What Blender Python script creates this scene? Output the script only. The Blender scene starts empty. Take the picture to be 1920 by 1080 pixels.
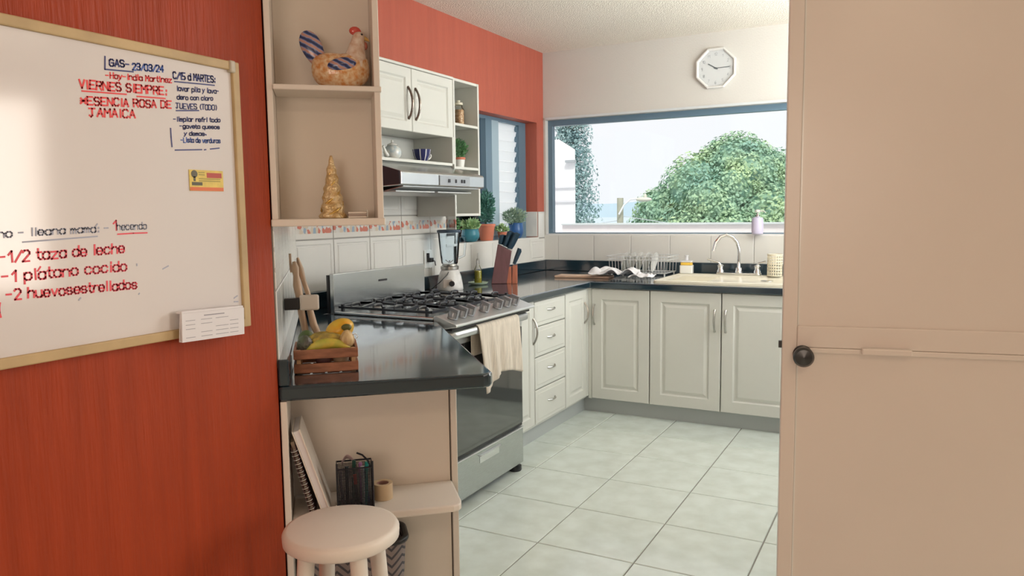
import bpy, bmesh, math, random
from mathutils import Matrix, Vector, noise
random.seed(7)
S = bpy.context.scene
COL = S.collection
R = math.radians
# ------------------------------------------------------------------ camera
cam = bpy.data.cameras.new('camera'); co = bpy.data.objects.new('camera', cam); COL.objects.link(co)
cam.sensor_width = 36; cam.lens = 26.657; cam.clip_start = .05; cam.clip_end = 2000
rt, up, fw = Vector((.88209377, .47089783, -.01287715)), Vector((-.03547745, .0936654, .99497143)), Vector((-.46973603, .87720125, -.09932792))
m = Matrix(((rt.x, up.x, -fw.x), (rt.y, up.y, -fw.y), (rt.z, up.z, -fw.z))).to_4x4()
m.translation = (0, 0, 1.3712); co.matrix_world = m
S.camera = co
# ------------------------------------------------------------------ world, lights, exposure
w = bpy.data.worlds.new('overcast_sky'); S.world = w; w.use_nodes = True
nt = w.node_tree; nt.nodes.clear()
tc = nt.nodes.new('ShaderNodeTexCoord'); sx = nt.nodes.new('ShaderNodeSeparateXYZ'); rp = nt.nodes.new('ShaderNodeValToRGB')
rp.color_ramp.elements[0].position = 0; rp.color_ramp.elements[0].color = (.89, .905, .93, 1)
rp.color_ramp.elements[1].position = .35; rp.color_ramp.elements[1].color = (.92, .925, .93, 1)
bg = nt.nodes.new('ShaderNodeBackground'); wo = nt.nodes.new('ShaderNodeOutputWorld')
nt.links.new(tc.outputs['Generated'], sx.inputs[0]); nt.links.new(sx.outputs['Z'], rp.inputs[0]); nt.links.new(rp.outputs[0], bg.inputs[0]); nt.links.new(bg.outputs[0], wo.inputs[0])
bg.inputs[1].default_value = 1.12
vs = S.view_settings; vs.view_transform = 'Standard'; vs.look = 'None'; vs.exposure = 0.0; vs.gamma = 1; vs.use_curve_mapping = False
S.cycles.use_denoising = True; S.cycles.max_bounces = 8; S.cycles.sample_clamp_indirect = 6; S.cycles.transparent_max_bounces = 12
def area(name, loc, direction, sx_, sy_, power, col):
    l = bpy.data.lights.new(name, 'AREA'); l.shape = 'RECTANGLE'; l.size = sx_; l.size_y = sy_; l.energy = power; l.color = col
    o = bpy.data.objects.new(name, l); COL.objects.link(o); o.location = loc
    o.rotation_euler = Vector(direction).to_track_quat('-Z', 'Y').to_euler(); return o
sun = bpy.data.lights.new('veiled_sun', 'SUN'); sun.energy = 2.4; sun.angle = R(12); sun.color = (1, .97, .9)
so = bpy.data.objects.new('veiled_sun', sun); COL.objects.link(so); so.rotation_euler = Vector((-.35, .55, -.8)).to_track_quat('-Z', 'Y').to_euler()
area('kitchen_side_fill', (.46, 4.25, 1.60), (-1, 0, .1), 1.8, 1.1, 26, (.92, .97, 1))  # added side fill brightening the kitchen; the wall has no window here
area('ceiling_uplight_fill', (.44, 4.25, 1.95), (-.62, 0, .78), 1.8, .4, 58, (1, .98, .94))  # added upward fill that brightens the ceiling; no window behind it
pl_ = bpy.data.lights.new('kitchen_point_fill', 'POINT'); pl_.energy = 28; pl_.color = (1, .99, .95); pl_.shadow_soft_size = .22  # added unseen point fill lifting kitchen and ceiling; no fixture stands there
po_ = bpy.data.objects.new('kitchen_point_fill', pl_); COL.objects.link(po_); po_.location = (.10, 4.15, 2.28)
area('room_window_light', (3.12, 2.95, 1.55), (-1, -.25, -.05), 1.2, 1.45, 48, (1, .89, .78))
area('room_back_fill', (.6, -2.9, 1.6), (0, 1, 0), 2.0, 1.2, 44, (1, .82, .68))  # added fill from behind the camera; that wall has no opening
area('room_overhead_fill', (.8, -.4, 2.55), (0, 0, -1), .5, .5, 12, (1, .74, .5))  # added unseen warm overhead fill for the near room
# ------------------------------------------------------------------ materials
def mat(name, col, rough=.5, metal=0., spec=.5, var=0., vscale=6., col2=None, bump=0., bscale=60., coat=0., stretch=None, detail=4, trans=0., sss=0., ior=1.5, alpha=None):
    m_ = bpy.data.materials.new(name); m_.use_nodes = True
    n = m_.node_tree.nodes; l = m_.node_tree.links; b = n['Principled BSDF']
    b.inputs['Base Color'].default_value = (*col, 1); b.inputs['Roughness'].default_value = rough; b.inputs['Metallic'].default_value = metal
    b.inputs['Specular IOR Level'].default_value = spec; b.inputs['Coat Weight'].default_value = coat; b.inputs['Coat Roughness'].default_value = .08
    b.inputs['Transmission Weight'].default_value = trans; b.inputs['IOR'].default_value = ior
    t = n.new('ShaderNodeTexCoord'); mp = n.new('ShaderNodeMapping'); l.new(t.outputs['Object'], mp.inputs[0])
    if stretch: mp.inputs['Scale'].default_value = stretch
    if var > 0 or col2:
        nz = n.new('ShaderNodeTexNoise'); nz.inputs['Scale'].default_value = vscale; nz.inputs['Detail'].default_value = detail
        l.new(mp.outputs[0], nz.inputs[0])
        cr = n.new('ShaderNodeValToRGB'); cr.color_ramp.elements[0].position = .35; cr.color_ramp.elements[1].position = .65
        c2 = col2 if col2 else tuple(max(0, c * (1 - var)) for c in col)
        cr.color_ramp.elements[0].color = (*c2, 1); cr.color_ramp.elements[1].color = (*col, 1)
        l.new(nz.outputs[0], cr.inputs[0]); l.new(cr.outputs[0], b.inputs['Base Color'])
    if bump > 0:
        nb = n.new('ShaderNodeTexNoise'); nb.inputs['Scale'].default_value = bscale; nb.inputs['Detail'].default_value = 3
        l.new(mp.outputs[0], nb.inputs[0]); bp = n.new('ShaderNodeBump'); bp.inputs['Strength'].default_value = bump; bp.inputs['Distance'].default_value = .01
        l.new(nb.outputs[0], bp.inputs['Height']); l.new(bp.outputs[0], b.inputs['Normal'])
    return m_
def thin_glass(name, tint=(.985, .995, 1), ior=1.35, rough=0.02):
    m_ = bpy.data.materials.new(name); m_.use_nodes = True; n = m_.node_tree.nodes; l = m_.node_tree.links; n.clear()
    t = n.new('ShaderNodeBsdfTransparent'); t.inputs[0].default_value = (*tint, 1); g = n.new('ShaderNodeBsdfGlossy'); g.inputs[1].default_value = rough
    f = n.new('ShaderNodeFresnel'); f.inputs[0].default_value = ior; mx = n.new('ShaderNodeMixShader'); o = n.new('ShaderNodeOutputMaterial')
    l.new(f.outputs[0], mx.inputs[0]); l.new(t.outputs[0], mx.inputs[1]); l.new(g.outputs[0], mx.inputs[2]); l.new(mx.outputs[0], o.inputs[0]); return m_
def leaf_mat(name, c1, c2, scale=3.):
    m_ = mat(name, c1, .6, var=.1, vscale=scale, col2=c2)
    return m_
MT = {}
MT['red'] = mat('red_wall_paint', (.37, .048, .011), .5, spec=.25, var=.16, vscale=5, stretch=(5, 5, .35), bump=.35, bscale=26, detail=5)
MT['offwhite_wall'] = mat('offwhite_wall_paint', (.62, .61, .575), .7, bump=.15, bscale=90)
MT['room_wall'] = mat('warm_room_wall_paint', (.55, .38, .27), .7)
MT['ceiling'] = mat('stucco_ceiling', (.88, .83, .73), .9, var=.08, vscale=45, bump=1.0, bscale=110)
MT['white'] = mat('white_cabinet_lacquer', (.65, .655, .61), .38, var=.03, vscale=3)
MT['cream'] = mat('cream_painted_board', (.80, .74, .67), .42, var=.04, vscale=3)
MT['cream_in'] = mat('cream_painted_back_panel', (.77, .70, .62), .5, var=.04, vscale=3)
MT['plinth'] = mat('grey_plinth_laminate', (.42, .45, .45), .35)
MT['counter'] = mat('dark_green_black_laminate', (.012, .030, .044), .11, spec=.5, coat=.85)
MT['tile_wall'] = mat('glazed_white_wall_tile', (.74, .73, .69), .14, var=.03, vscale=4)
MT['grout'] = mat('grey_grout', (.20, .19, .17), .8)
MT['tile_grout'] = mat('pale_tile_grout', (.30, .29, .27), .8)
MT['steel'] = mat('brushed_steel', (.56, .58, .58), .27, metal=1., var=.1, vscale=40, stretch=(1, 1, 12))
MT['steel_lt'] = mat('silver_painted_metal', (.62, .64, .64), .32, metal=.75)
MT['chrome'] = mat('chrome', (.82, .83, .84), .08, metal=1.)
MT['handle'] = mat('bronze_cabinet_handle', (.22, .19, .16), .3, metal=.9)
MT['nickel'] = mat('satin_nickel_handle', (.42, .41, .38), .28, metal=.9)
MT['iron'] = mat('black_cast_iron', (.018, .022, .03), .35, spec=.7)
MT['black'] = mat('black_plastic', (.015, .015, .017), .35)
MT['darkglass'] = mat('dark_oven_glass', (.012, .014, .016), .05, spec=.9, coat=1.)
MT['frame_blue'] = mat('hazed_blue_grey_aluminium', (.12, .20, .27), .35)  # lightened blue-grey carries the window haze in its colour
MT['frame_lt'] = mat('hazed_pale_aluminium', (.34, .46, .54), .3)  # window haze mixed into this frame colour too
MT['glass'] = thin_glass('window_glass')
MT['louver'] = mat('frosted_louvre_glass', (.93, .95, .96), .25)
n = MT['louver'].node_tree.nodes; l = MT['louver'].node_tree.links; tl = n.new('ShaderNodeBsdfTranslucent'); tl.inputs[0].default_value = (.95, .97, .98, 1); mxs = n.new('ShaderNodeMixShader'); mxs.inputs[0].default_value = .75
l.new(n['Principled BSDF'].outputs[0], mxs.inputs[1]); l.new(tl.outputs[0], mxs.inputs[2]); l.new(mxs.outputs[0], n['Material Output'].inputs[0])
MT['door'] = mat('cream_painted_door', (.79, .73, .67), .3, var=.03, vscale=2, bump=.04, bscale=20)
MT['wood'] = mat('light_wood', (.62, .38, .20), .5, var=.3, vscale=9, stretch=(1, 1, 6))
MT['crate'] = mat('reddish_pine_slat', (.42, .17, .09), .5, var=.45, vscale=14, stretch=(1.2, 5, 5))
MT['frame_wood'] = mat('pale_pine_frame', (.56, .40, .20), .5, var=.2, vscale=9)
MT['board'] = mat('whiteboard_enamel', (.76, .72, .71), .10, var=.03, vscale=2.5, coat=.3)
MT['paper'] = mat('white_paper', (.78, .76, .78), .8)
MT['terracotta'] = mat('terracotta', (.62, .20, .12), .7, var=.15)
MT['blue_pot'] = mat('turquoise_glazed_pot', (.05, .24, .32), .25, var=.1)
MT['cobalt_pot'] = mat('cobalt_glazed_pot', (.03, .12, .34), .3, var=.2)
MT['ceramic'] = mat('white_ceramic', (.80, .80, .76), .15)
MT['leaf'] = leaf_mat('green_leaf', (.16, .36, .14), (.07, .20, .09), 30)
MT['leaf_pale'] = leaf_mat('pale_green_leaf', (.52, .66, .34), (.20, .40, .18), 30)
MT['leaf_blue'] = leaf_mat('blue_green_leaf', (.12, .32, .24), (.06, .20, .18), 30)
MT['leaf_grey'] = leaf_mat('grey_green_leaf', (.40, .50, .36), (.20, .34, .26), 30)
MT['navy'] = mat('navy_marker_ink', (.02, .025, .16), .4); MT['blueink'] = mat('blue_marker_ink', (.04, .10, .40), .4)
MT['redink'] = mat('red_marker_ink', (.78, .03, .03), .4); MT['pinkink'] = mat('faded_red_marker_ink', (.82, .06, .09), .4); MT['greyink'] = mat('faded_grey_marker_ink', (.40, .42, .52), .5)
# ------------------------------------------------------------------ mesh builder
I4 = Matrix.Identity(4)
def FR(x, y, z, deg=0.): return Matrix.Translation((x, y, z)) @ Matrix.Rotation(R(deg), 4, 'Z')
FE = FR(-1.541, 1.509, 0, 42)           # frame of the unit on the slanting wall: x along its end, y along the wall
class M:
    def __init__(s, F=None): s.v = []; s.f = []; s.F = F or I4
    def add(s, vs_, fs, T=None):
        b = len(s.v); A = s.F @ T if T else s.F
        s.v += [A @ Vector(p) for p in vs_]; s.f += [tuple(b + i for i in f) for f in fs]; return s
    def box(s, x0, x1, y0, y1, z0, z1, T=None):
        return s.add([(x0, y0, z0), (x1, y0, z0), (x1, y1, z0), (x0, y1, z0), (x0, y0, z1), (x1, y0, z1), (x1, y1, z1), (x0, y1, z1)],
                     [(0, 3, 2, 1), (4, 5, 6, 7), (0, 1, 5, 4), (1, 2, 6, 5), (2, 3, 7, 6), (3, 0, 4, 7)], T)
    def prism(s, poly, z0, z1, T=None):
        n = len(poly); return s.add([(x, y, z0) for x, y in poly] + [(x, y, z1) for x, y in poly],
            [tuple(range(n))[::-1], tuple(range(n, 2 * n))] + [(i, (i + 1) % n, n + (i + 1) % n, n + i) for i in range(n)], T)
    def lathe(s, prof, c=(0, 0, 0), seg=24, T=None, sx_=1., sy_=1., cap=True):
        vs_ = []; fs = []
        for r, z in prof:
            for k in range(seg):
                a = 2 * math.pi * k / seg; vs_.append((c[0] + r * sx_ * math.cos(a), c[1] + r * sy_ * math.sin(a), c[2] + z))
        for i in range(len(prof) - 1):
            for k in range(seg): fs.append((i * seg + k, i * seg + (k + 1) % seg, (i + 1) * seg + (k + 1) % seg, (i + 1) * seg + k))
        if cap: fs.append(tuple(range(seg))[::-1]); fs.append(tuple((len(prof) - 1) * seg + k for k in range(seg)))
        return s.add(vs_, fs, T)
    def tube(s, pts, r, seg=8, T=None, closed=False, flat=1.):
        pts = [Vector(p) for p in pts]; n = len(pts); rr = r if isinstance(r, (list, tuple)) else [r] * n; vs_ = []; fs = []
        ref = None
        for i, p in enumerate(pts):
            if closed: d = pts[(i + 1) % n] - pts[i - 1]
            else: d = pts[min(i + 1, n - 1)] - pts[max(i - 1, 0)]
            d.normalize()
            if ref is None: ref = Vector((0, 0, 1)) if abs(d.z) < .9 else Vector((1, 0, 0))
            a = (ref - d * ref.dot(d)); a.normalize(); ref = a; b = d.cross(a)
            for k in range(seg):
                t = 2 * math.pi * k / seg; vs_.append(p + a * (rr[i] * math.cos(t) * flat) + b * (rr[i] * math.sin(t)))
        for i in range(n if closed else n - 1):
            j = (i + 1) % n
            for k in range(seg): fs.append((i * seg + k, i * seg + (k + 1) % seg, j * seg + (k + 1) % seg, j * seg + k))
        if not closed: fs.append(tuple(range(seg))[::-1]); fs.append(tuple((n - 1) * seg + k for k in range(seg)))
        return s.add(vs_, fs, T)
    def ell(s, c, r, seg=20, rings=12, T=None, fn=None, zmin=None):
        vs_ = []; fs = []
        for i in range(rings + 1):
            ph = math.pi * i / rings
            for k in range(seg):
                a = 2 * math.pi * k / seg; p = Vector((math.sin(ph) * math.cos(a), math.sin(ph) * math.sin(a), -math.cos(ph)))
                q = Vector((p.x * r[0], p.y * r[1], p.z * r[2]))
                if fn: q = fn(p, q)
                q = q + Vector(c)
                if zmin is not None: q.z = max(q.z, zmin)
                vs_.append(q)
        for i in range(rings):
            for k in range(seg): fs.append((i * seg + k, i * seg + (k + 1) % seg, (i + 1) * seg + (k + 1) % seg, (i + 1) * seg + k))
        return s.add(vs_, fs, T)
    def grid(s, fn, nu, nv, th=0., T=None):
        P = [[Vector(fn(i / nu, j / nv)) for i in range(nu + 1)] for j in range(nv + 1)]
        vs_ = [p for row in P for p in row]; W_ = nu + 1
        fs = [(j * W_ + i, j * W_ + i + 1, (j + 1) * W_ + i + 1, (j + 1) * W_ + i) for j in range(nv) for i in range(nu)]
        return s.add(vs_, fs, T)
WM = {}
def props(o, label=None, cat=None, group=None, kind=None):
    if label: o['label'] = label
    if cat: o['category'] = cat
    if group: o['group'] = group
    if kind: o['kind'] = kind
def thing(name, label, cat, loc=(0, 0, 0), rot=0., group=None):
    o = bpy.data.objects.new(name, None); COL.objects.link(o); o.empty_display_size = .05
    o.location = loc; o.rotation_euler = (0, 0, R(rot)); WM[o.name] = FR(*loc, rot); props(o, label, cat, group); return o
def obj(name, mb, mt, parent=None, label=None, cat=None, group=None, kind=None, bevel=0., smooth=None, seg=2, solid=0., origin=None):
    if parent is not None: W0 = WM[parent.name]
    else:
        lo = Vector([min(v[i] for v in mb.v) for i in range(3)]); hi = Vector([max(v[i] for v in mb.v) for i in range(3)])
        W0 = Matrix.Translation(origin or ((lo.x + hi.x) / 2, (lo.y + hi.y) / 2, lo.z))
    inv = W0.inverted(); me = bpy.data.meshes.new(name); me.from_pydata([inv @ v for v in mb.v], [], mb.f); me.validate()
    bm = bmesh.new(); bm.from_mesh(me)
    if not solid: bmesh.ops.recalc_face_normals(bm, faces=bm.faces)
    bm.to_mesh(me); bm.free()
    o = bpy.data.objects.new(name, me); COL.objects.link(o)
    if isinstance(mt, (list, tuple)):
        for x in mt: me.materials.append(MT[x] if isinstance(x, str) else x)
    else: me.materials.append(MT[mt] if isinstance(mt, str) else mt)
    if parent is not None: o.parent = parent
    else: o.matrix_world = W0
    WM[o.name] = W0
    if smooth is not None:
        for p in me.polygons: p.use_smooth = True
        if smooth < 180: me.set_sharp_from_angle(angle=R(smooth))
    if solid: md = o.modifiers.new('solid', 'SOLIDIFY'); md.thickness = solid; md.offset = 0
    if bevel: md = o.modifiers.new('bevel', 'BEVEL'); md.width = bevel; md.segments = seg; md.limit_method = 'ANGLE'; md.angle_limit = R(40)
    props(o, label, cat, group, kind); return o
def copy_at(src, parent=None, name=None):
    c = src.copy(); COL.objects.link(c); WM[c.name] = WM[src.name]
    if parent is not None: c.parent = parent
    return c
def arc_handle(F, L=.125, horiz=False, out=.028, r=.0055):
    pts = []
    for i in range(13):
        t = i / 12; a = math.pi * t; p = -out * math.sin(a) ** .7; q = (t - .5) * L; pts.append((q, p, 0) if horiz else (0, p, q))
    rr = [r * (1.5 if i in (0, 12) else (1.0 + .25 * math.sin(math.pi * i / 12))) for i in range(13)]
    return M(F).tube(pts, rr, 8)
def panel_front(F, w_, h, t=.018, fr=.055, arch=False):
    """raised panel door, local x to the right, z up, front at y=0 facing -y"""
    b = M(F); rings = [(0, .003), (.003, 0), (fr, 0), (fr + .008, .008), (fr + .016, .008), (fr + .034, .001)]
    vs_ = []; fs = []
    if w_ < 2 * (fr + .04): 
        f2 = w_ * .22; rings = [(0, .003), (.003, 0), (f2, 0), (f2 + .006, .007), (f2 + .010, .007), (f2 + .018, .001)]
    for d, y in rings: vs_ += [(d, y, d), (w_ - d, y, d), (w_ - d, y, h - d), (d, y, h - d)]
    for i in range(len(rings) - 1):
        for k in range(4): fs.append((i * 4 + k, i * 4 + (k + 1) % 4, i * 4 + 4 + (k + 1) % 4, i * 4 + 4 + k))
    n = len(rings) * 4; fs.append((n - 4, n - 3, n - 2, n - 1))
    vs_ += [(0, t, 0), (w_, t, 0), (w_, t, h), (0, t, h)]
    for k in range(4): fs.append((k, n + k, n + (k + 1) % 4, (k + 1) % 4))
    fs.append((n + 3, n + 2, n + 1, n)); b.add(vs_, fs); return b
def flat_front(F, w_, h, t=.018):
    b = M(F); rings = [(0, .004), (.004, 0), (.022, 0), (.026, -.002)]
    vs_ = []; fs = []
    for d, y in rings: vs_ += [(d, y, d), (w_ - d, y, d), (w_ - d, y, h - d), (d, y, h - d)]
    for i in range(3):
        for k in range(4): fs.append((i * 4 + k, i * 4 + (k + 1) % 4, i * 4 + 4 + (k + 1) % 4, i * 4 + 4 + k))
    fs.append((12, 13, 14, 15)); vs_ += [(0, t, 0), (w_, t, 0), (w_, t, h), (0, t, h)]
    for k in range(4): fs.append((k, 16 + k, 16 + (k + 1) % 4, (k + 1) % 4))
    fs.append((19, 18, 17, 16)); b.add(vs_, fs); return b
XW, YB, ZC = -2.68, 5.57, 2.625
XK, YK = -1.951, 4.73
# ================================================================== SETTING
def struct(name, mb, mt, **k): return obj(name, mb, mt, kind='structure', **k)
# floor: slab (grout) plus single tiles
fl = struct('floor', M().box(-2.9, 3.3, -3.1, 5.7, -.12, -.004), 'grout')
tm = mat('glossy_white_floor_tile', (.68, .75, .71), .10, vscale=9, col2=(.60, .66, .61), bump=.04, bscale=35, detail=8)
T0 = .4181
def chamfer_tile(w_, h, t, c=.0025):
    v = [(0, 0, 0), (w_, 0, 0), (w_, h, 0), (0, h, 0), (0, 0, t - c), (w_, 0, t - c), (w_, h, t - c), (0, h, t - c), (c, c, t), (w_ - c, c, t), (w_ - c, h - c, t), (c, h - c, t)]
    f = [(0, 1, 5, 4), (1, 2, 6, 5), (2, 3, 7, 6), (3, 0, 4, 7), (4, 5, 9, 8), (5, 6, 10, 9), (6, 7, 11, 10), (7, 4, 8, 11), (8, 9, 10, 11)]
    return v, f
tme = bpy.data.meshes.new('floor_tile'); tme.from_pydata(*[chamfer_tile(T0 - .005, T0 - .005, .008)[0], [], chamfer_tile(T0 - .005, T0 - .005, .008)[1]]); tme.materials.append(tm)
# material should vary from tile to tile: use object random
n = tm.node_tree.nodes; l = tm.node_tree.links; oi = n.new('ShaderNodeObjectInfo'); mp = [x for x in n if x.type == 'MAPPING'][0]
cx = n.new('ShaderNodeCombineXYZ'); mm = n.new('ShaderNodeMath'); mm.operation = 'MULTIPLY'; mm.inputs[1].default_value = 40
l.new(oi.outputs['Random'], mm.inputs[0]); l.new(mm.outputs[0], cx.inputs[0]); l.new(mm.outputs[0], cx.inputs[1]); l.new(cx.outputs[0], mp.inputs['Location'])
for i in range(-3, 12):
    for j in range(-2, 17):
        x = -1.7732 + i * T0; y = 3.9785 - j * T0
        if x + T0 > 3.2 or y + T0 > 5.5 or y < -3: continue
        o = bpy.data.objects.new('tile', tme); COL.objects.link(o); o.parent = fl
        o.location = Vector((x + .0025, y + .0025, -.008)) - fl.location
struct('ceiling', M().box(-2.9, 3.3, -3.1, 5.7, ZC, ZC + .12), 'ceiling')
# whiteboard wall, slanting wall, kitchen wall with the window opening
struct('wall_left', M().prism([(-1.541, -3.1), (-1.541, 1.497), (-1.5425, 1.5045), (-1.5495, 1.5122), (-1.70, 1.44), (-1.70, -3.1)], 0, ZC), 'red')
wl_ = struct('wall_slanting', M().prism([(-1.55, 1.513), (-2.68, 2.768), (-2.80, 2.70), (-1.701, 1.4405)], 0, ZC), 'red')
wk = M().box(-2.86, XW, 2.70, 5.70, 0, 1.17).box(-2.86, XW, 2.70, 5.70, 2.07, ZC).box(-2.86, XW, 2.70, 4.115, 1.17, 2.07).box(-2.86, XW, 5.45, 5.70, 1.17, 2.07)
MT['red_glare'] = mat('glare_paled_red_wall_paint', (.46, .118, .078), .5, spec=.25, var=.10, vscale=5, stretch=(5, 5, .35), bump=.3, bscale=26, detail=5)  # paler red holds the window's glare in its colour
wall_k = struct('wall_kitchen', wk, 'red_glare')
# back wall, opening x -2.66..0.25, z 1.195..2.10
wb_ = M().box(-2.86, .62, YB, 5.70, 0, 1.195).box(-2.86, .62, YB, 5.70, 2.10, ZC).box(-2.68, -2.662, YB, 5.70, 1.195, 2.10).box(.25, .62, YB, 5.70, 1.195, 2.10)
wall_b = struct('wall_back', wb_, 'offwhite_wall')
struct('wall_kitchen_right', M().box(.5, .62, 2.26, 5.57, 0, ZC), 'offwhite_wall')
struct('wall_room_right', M().box(3.2, 3.3, -3.1, 2.3, 0, ZC).box(3.2, 3.3, 3.6, 5.7, 0, ZC).box(3.2, 3.3, 2.3, 3.6, 0, .85).box(3.2, 3.3, 2.3, 3.6, 2.2, ZC), 'room_wall')
struct('wall_room_behind', M().box(-1.541, 3.2, -3.1, -3.0, 0, ZC), 'room_wall')
struct('wall_room_far', M().box(.62, 3.2, 4.4, 4.5, 0, ZC), 'room_wall')
# --- wall tiles (each a part of the wall)
deco = bpy.data.materials.new('decorated_border_tile'); deco.use_nodes = True
n = deco.node_tree.nodes; l = deco.node_tree.links; b = n['Principled BSDF']; b.inputs['Roughness'].default_value = .2
t = n.new('ShaderNodeTexCoord'); v1 = n.new('ShaderNodeTexVoronoi'); v1.inputs['Scale'].default_value = 55
mp = n.new('ShaderNodeMapping'); mp.inputs['Scale'].default_value = (1, 1, .7); l.new(t.outputs['Object'], mp.inputs[0]); l.new(mp.outputs[0], v1.inputs[0])
sp = n.new('ShaderNodeSeparateXYZ'); l.new(t.outputs['Object'], sp.inputs[0])
cr = n.new('ShaderNodeValToRGB'); cr.color_ramp.interpolation = 'CONSTANT'
for p, c in ((0, (.62, .58, .52)), (.30, (.55, .16, .10)), (.52, (.60, .50, .38)), (.66, (.28, .36, .44)), (.80, (.66, .62, .56))):
    e = cr.color_ramp.elements[0] if p == 0 else cr.color_ramp.elements.new(p); e.position = p; e.color = (*c, 1)
cr.color_ramp.elements.remove(cr.color_ramp.elements[-1]) if len(cr.color_ramp.elements) > 5 else None
s2 = n.new('ShaderNodeSeparateColor'); l.new(v1.outputs['Color'], s2.inputs[0]); l.new(s2.outputs[0], cr.inputs[0])
# band mask: pattern only in the middle of the border height
mr = n.new('ShaderNodeMath'); mr.operation = 'SUBTRACT'; mr.inputs[1].default_value = .056; l.new(sp.outputs['Z'], mr.inputs[0])
ab = n.new('ShaderNodeMath'); ab.operation = 'ABSOLUTE'; l.new(mr.outputs[0], ab.inputs[0]); lt = n.new('ShaderNodeMath'); lt.operation = 'LESS_THAN'; lt.inputs[1].default_value = .026; l.new(ab.outputs[0], lt.inputs[0])
mx = n.new('ShaderNodeMix'); mx.data_type = 'RGBA'; l.new(lt.outputs[0], mx.inputs['Factor']); mx.inputs[6].default_value = (.70, .67, .61, 1); l.new(cr.outputs[0], mx.inputs[7]); l.new(mx.outputs[2], b.inputs['Base Color'])
lat = bpy.data.materials.new('lattice_pattern_tile'); lat.use_nodes = True
n = lat.node_tree.nodes; l = lat.node_tree.links; b = n['Principled BSDF']; b.inputs['Roughness'].default_value = .2
t = n.new('ShaderNodeTexCoord'); mp = n.new('ShaderNodeMapping'); mp.inputs['Rotation'].default_value = (0, R(45), 0); l.new(t.outputs['Object'], mp.inputs[0])
sp = n.new('ShaderNodeSeparateXYZ'); l.new(mp.outputs[0], sp.inputs[0]); last = None
for ax in ('X', 'Z'):
    a = n.new('ShaderNodeMath'); a.operation = 'PINGPONG'; a.inputs[1].default_value = .02; l.new(sp.outputs[ax], a.inputs[0])
    c = n.new('ShaderNodeMath'); c.operation = 'LESS_THAN'; c.inputs[1].default_value = .0028; l.new(a.outputs[0], c.inputs[0])
    if last: x = n.new('ShaderNodeMath'); x.operation = 'MAXIMUM'; l.new(last.outputs[0], x.inputs[0]); l.new(c.outputs[0], x.inputs[1]); last = x
    else: last = c
mx = n.new('ShaderNodeMix'); mx.data_type = 'RGBA'; l.new(last.outputs[0], mx.inputs['Factor']); mx.inputs[6].default_value = (.70, .68, .62, 1); mx.inputs[7].default_value = (.50, .46, .42, 1); l.new(mx.outputs[2], b.inputs['Base Color'])
def wtile_mesh(name, w_, h, mt, raised=True):
    """tile in local x,z plane, back at y=0, facing -y"""
    g = .0015; t_ = .007; rings = [(g, -.0, ), (g, -t_ + .002), (g + .003, -t_)] + ([(.022, -t_), (.026, -t_ + .0025), (.031, -t_ + .0025), (.036, -t_ - .001)] if raised and min(w_, h) > .12 else [])
    vs_ = []; fs = []
    for d, y in rings: vs_ += [(d, y, d), (w_ - d, y, d), (w_ - d, y, h - d), (d, y, h - d)]
    for i in range(len(rings) - 1):
        for k in range(4): fs.append((i * 4 + k, i * 4 + (k + 1) % 4, i * 4 + 4 + (k + 1) % 4, i * 4 + 4 + k))
    q = len(rings) * 4; fs.append((q - 4, q - 3, q - 2, q - 1))
    me = bpy.data.meshes.new(name); me.from_pydata(vs_, [], fs); me.materials.append(mt if not isinstance(mt, str) else MT[mt]); return me
def place_tile(me, parent, F, x, z, y=0.):
    o = bpy.data.objects.new('tile', me); COL.objects.link(o); o.parent = parent
    o.matrix_local = WM[parent.name].inverted() @ F @ Matrix.Translation((x, y, z))
obj('grout_bed', M().box(XW - .001, XW + .003, 2.765, 4.113, .95, 1.66).box(XW - .001, XW + .003, 4.113, 5.569, .95, 1.169).box(XW - .001, XW + .003, 5.4525, 5.569, 1.169, 1.374), 'tile_grout', wall_k)
FKW = FR(XW, 0, 0, 90)       # kitchen wall: local x = world y, facing +x
me_a = wtile_mesh('wall_tile', .2965, .295, 'tile_wall'); me_b = wtile_mesh('border_tile', .2965, .112, deco, False)
y = 2.742
while y < 3.95:
    for z in (.95, 1.362): place_tile(me_a, wall_k, FKW, y, z)
    place_tile(me_b, wall_k, FKW, y, 1.2475); y += .2965
place_tile(wtile_mesh('wall_tile', 4.112 - y, .295, 'tile_wall'), wall_k, FKW, y, .95); place_tile(wtile_mesh('border_tile', 4.112 - y, .112, deco, False), wall_k, FKW, y, 1.2475)
y = 4.115
low = wtile_mesh('wall_tile', .297, .185, 'tile_wall', False)
while y < 5.3: place_tile(low, wall_k, FKW, y, .975); y += .297
place_tile(wtile_mesh('wall_tile', 5.568 - y, .185, 'tile_wall'), wall_k, FKW, y, .975)
place_tile(wtile_mesh('wall_tile', .112, .20, 'tile_wall', False), wall_k, FKW, 5.454, 1.165)
FJ = FR(0, 5.45, 0, 0); place_tile(wtile_mesh('wall_tile', .11, .20, 'tile_wall', False), wall_k, FJ, -2.79, 1.175)
place_tile(wtile_mesh('wall_tile', .114, .012, 'tile_wall', False), wall_k, FKW, 5.454, 1.362)
FBW = FR(0, YB, 0, 0)
obj('grout_bed', M().box(-2.678, .49, YB - .003, YB + .001, .95, 1.179), 'tile_grout', wall_b)
x = -2.552; me_c = wtile_mesh('wall_tile', .3055, .205, 'tile_wall', False)
place_tile(wtile_mesh('wall_tile', .125, .205, 'tile_wall', False), wall_b, FBW, -2.677, .982)
while x < .2: place_tile(me_c, wall_b, FBW, x, .982); x += .3055
wl = wl_
FN = FR(-1.55, 1.513, 0, 132)   # facing +u; local x runs away along the slanting wall
obj('grout_bed', M(FN).box(.002, 1.68, -.003, .001, .95, 1.345), 'tile_grout', wl)
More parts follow.
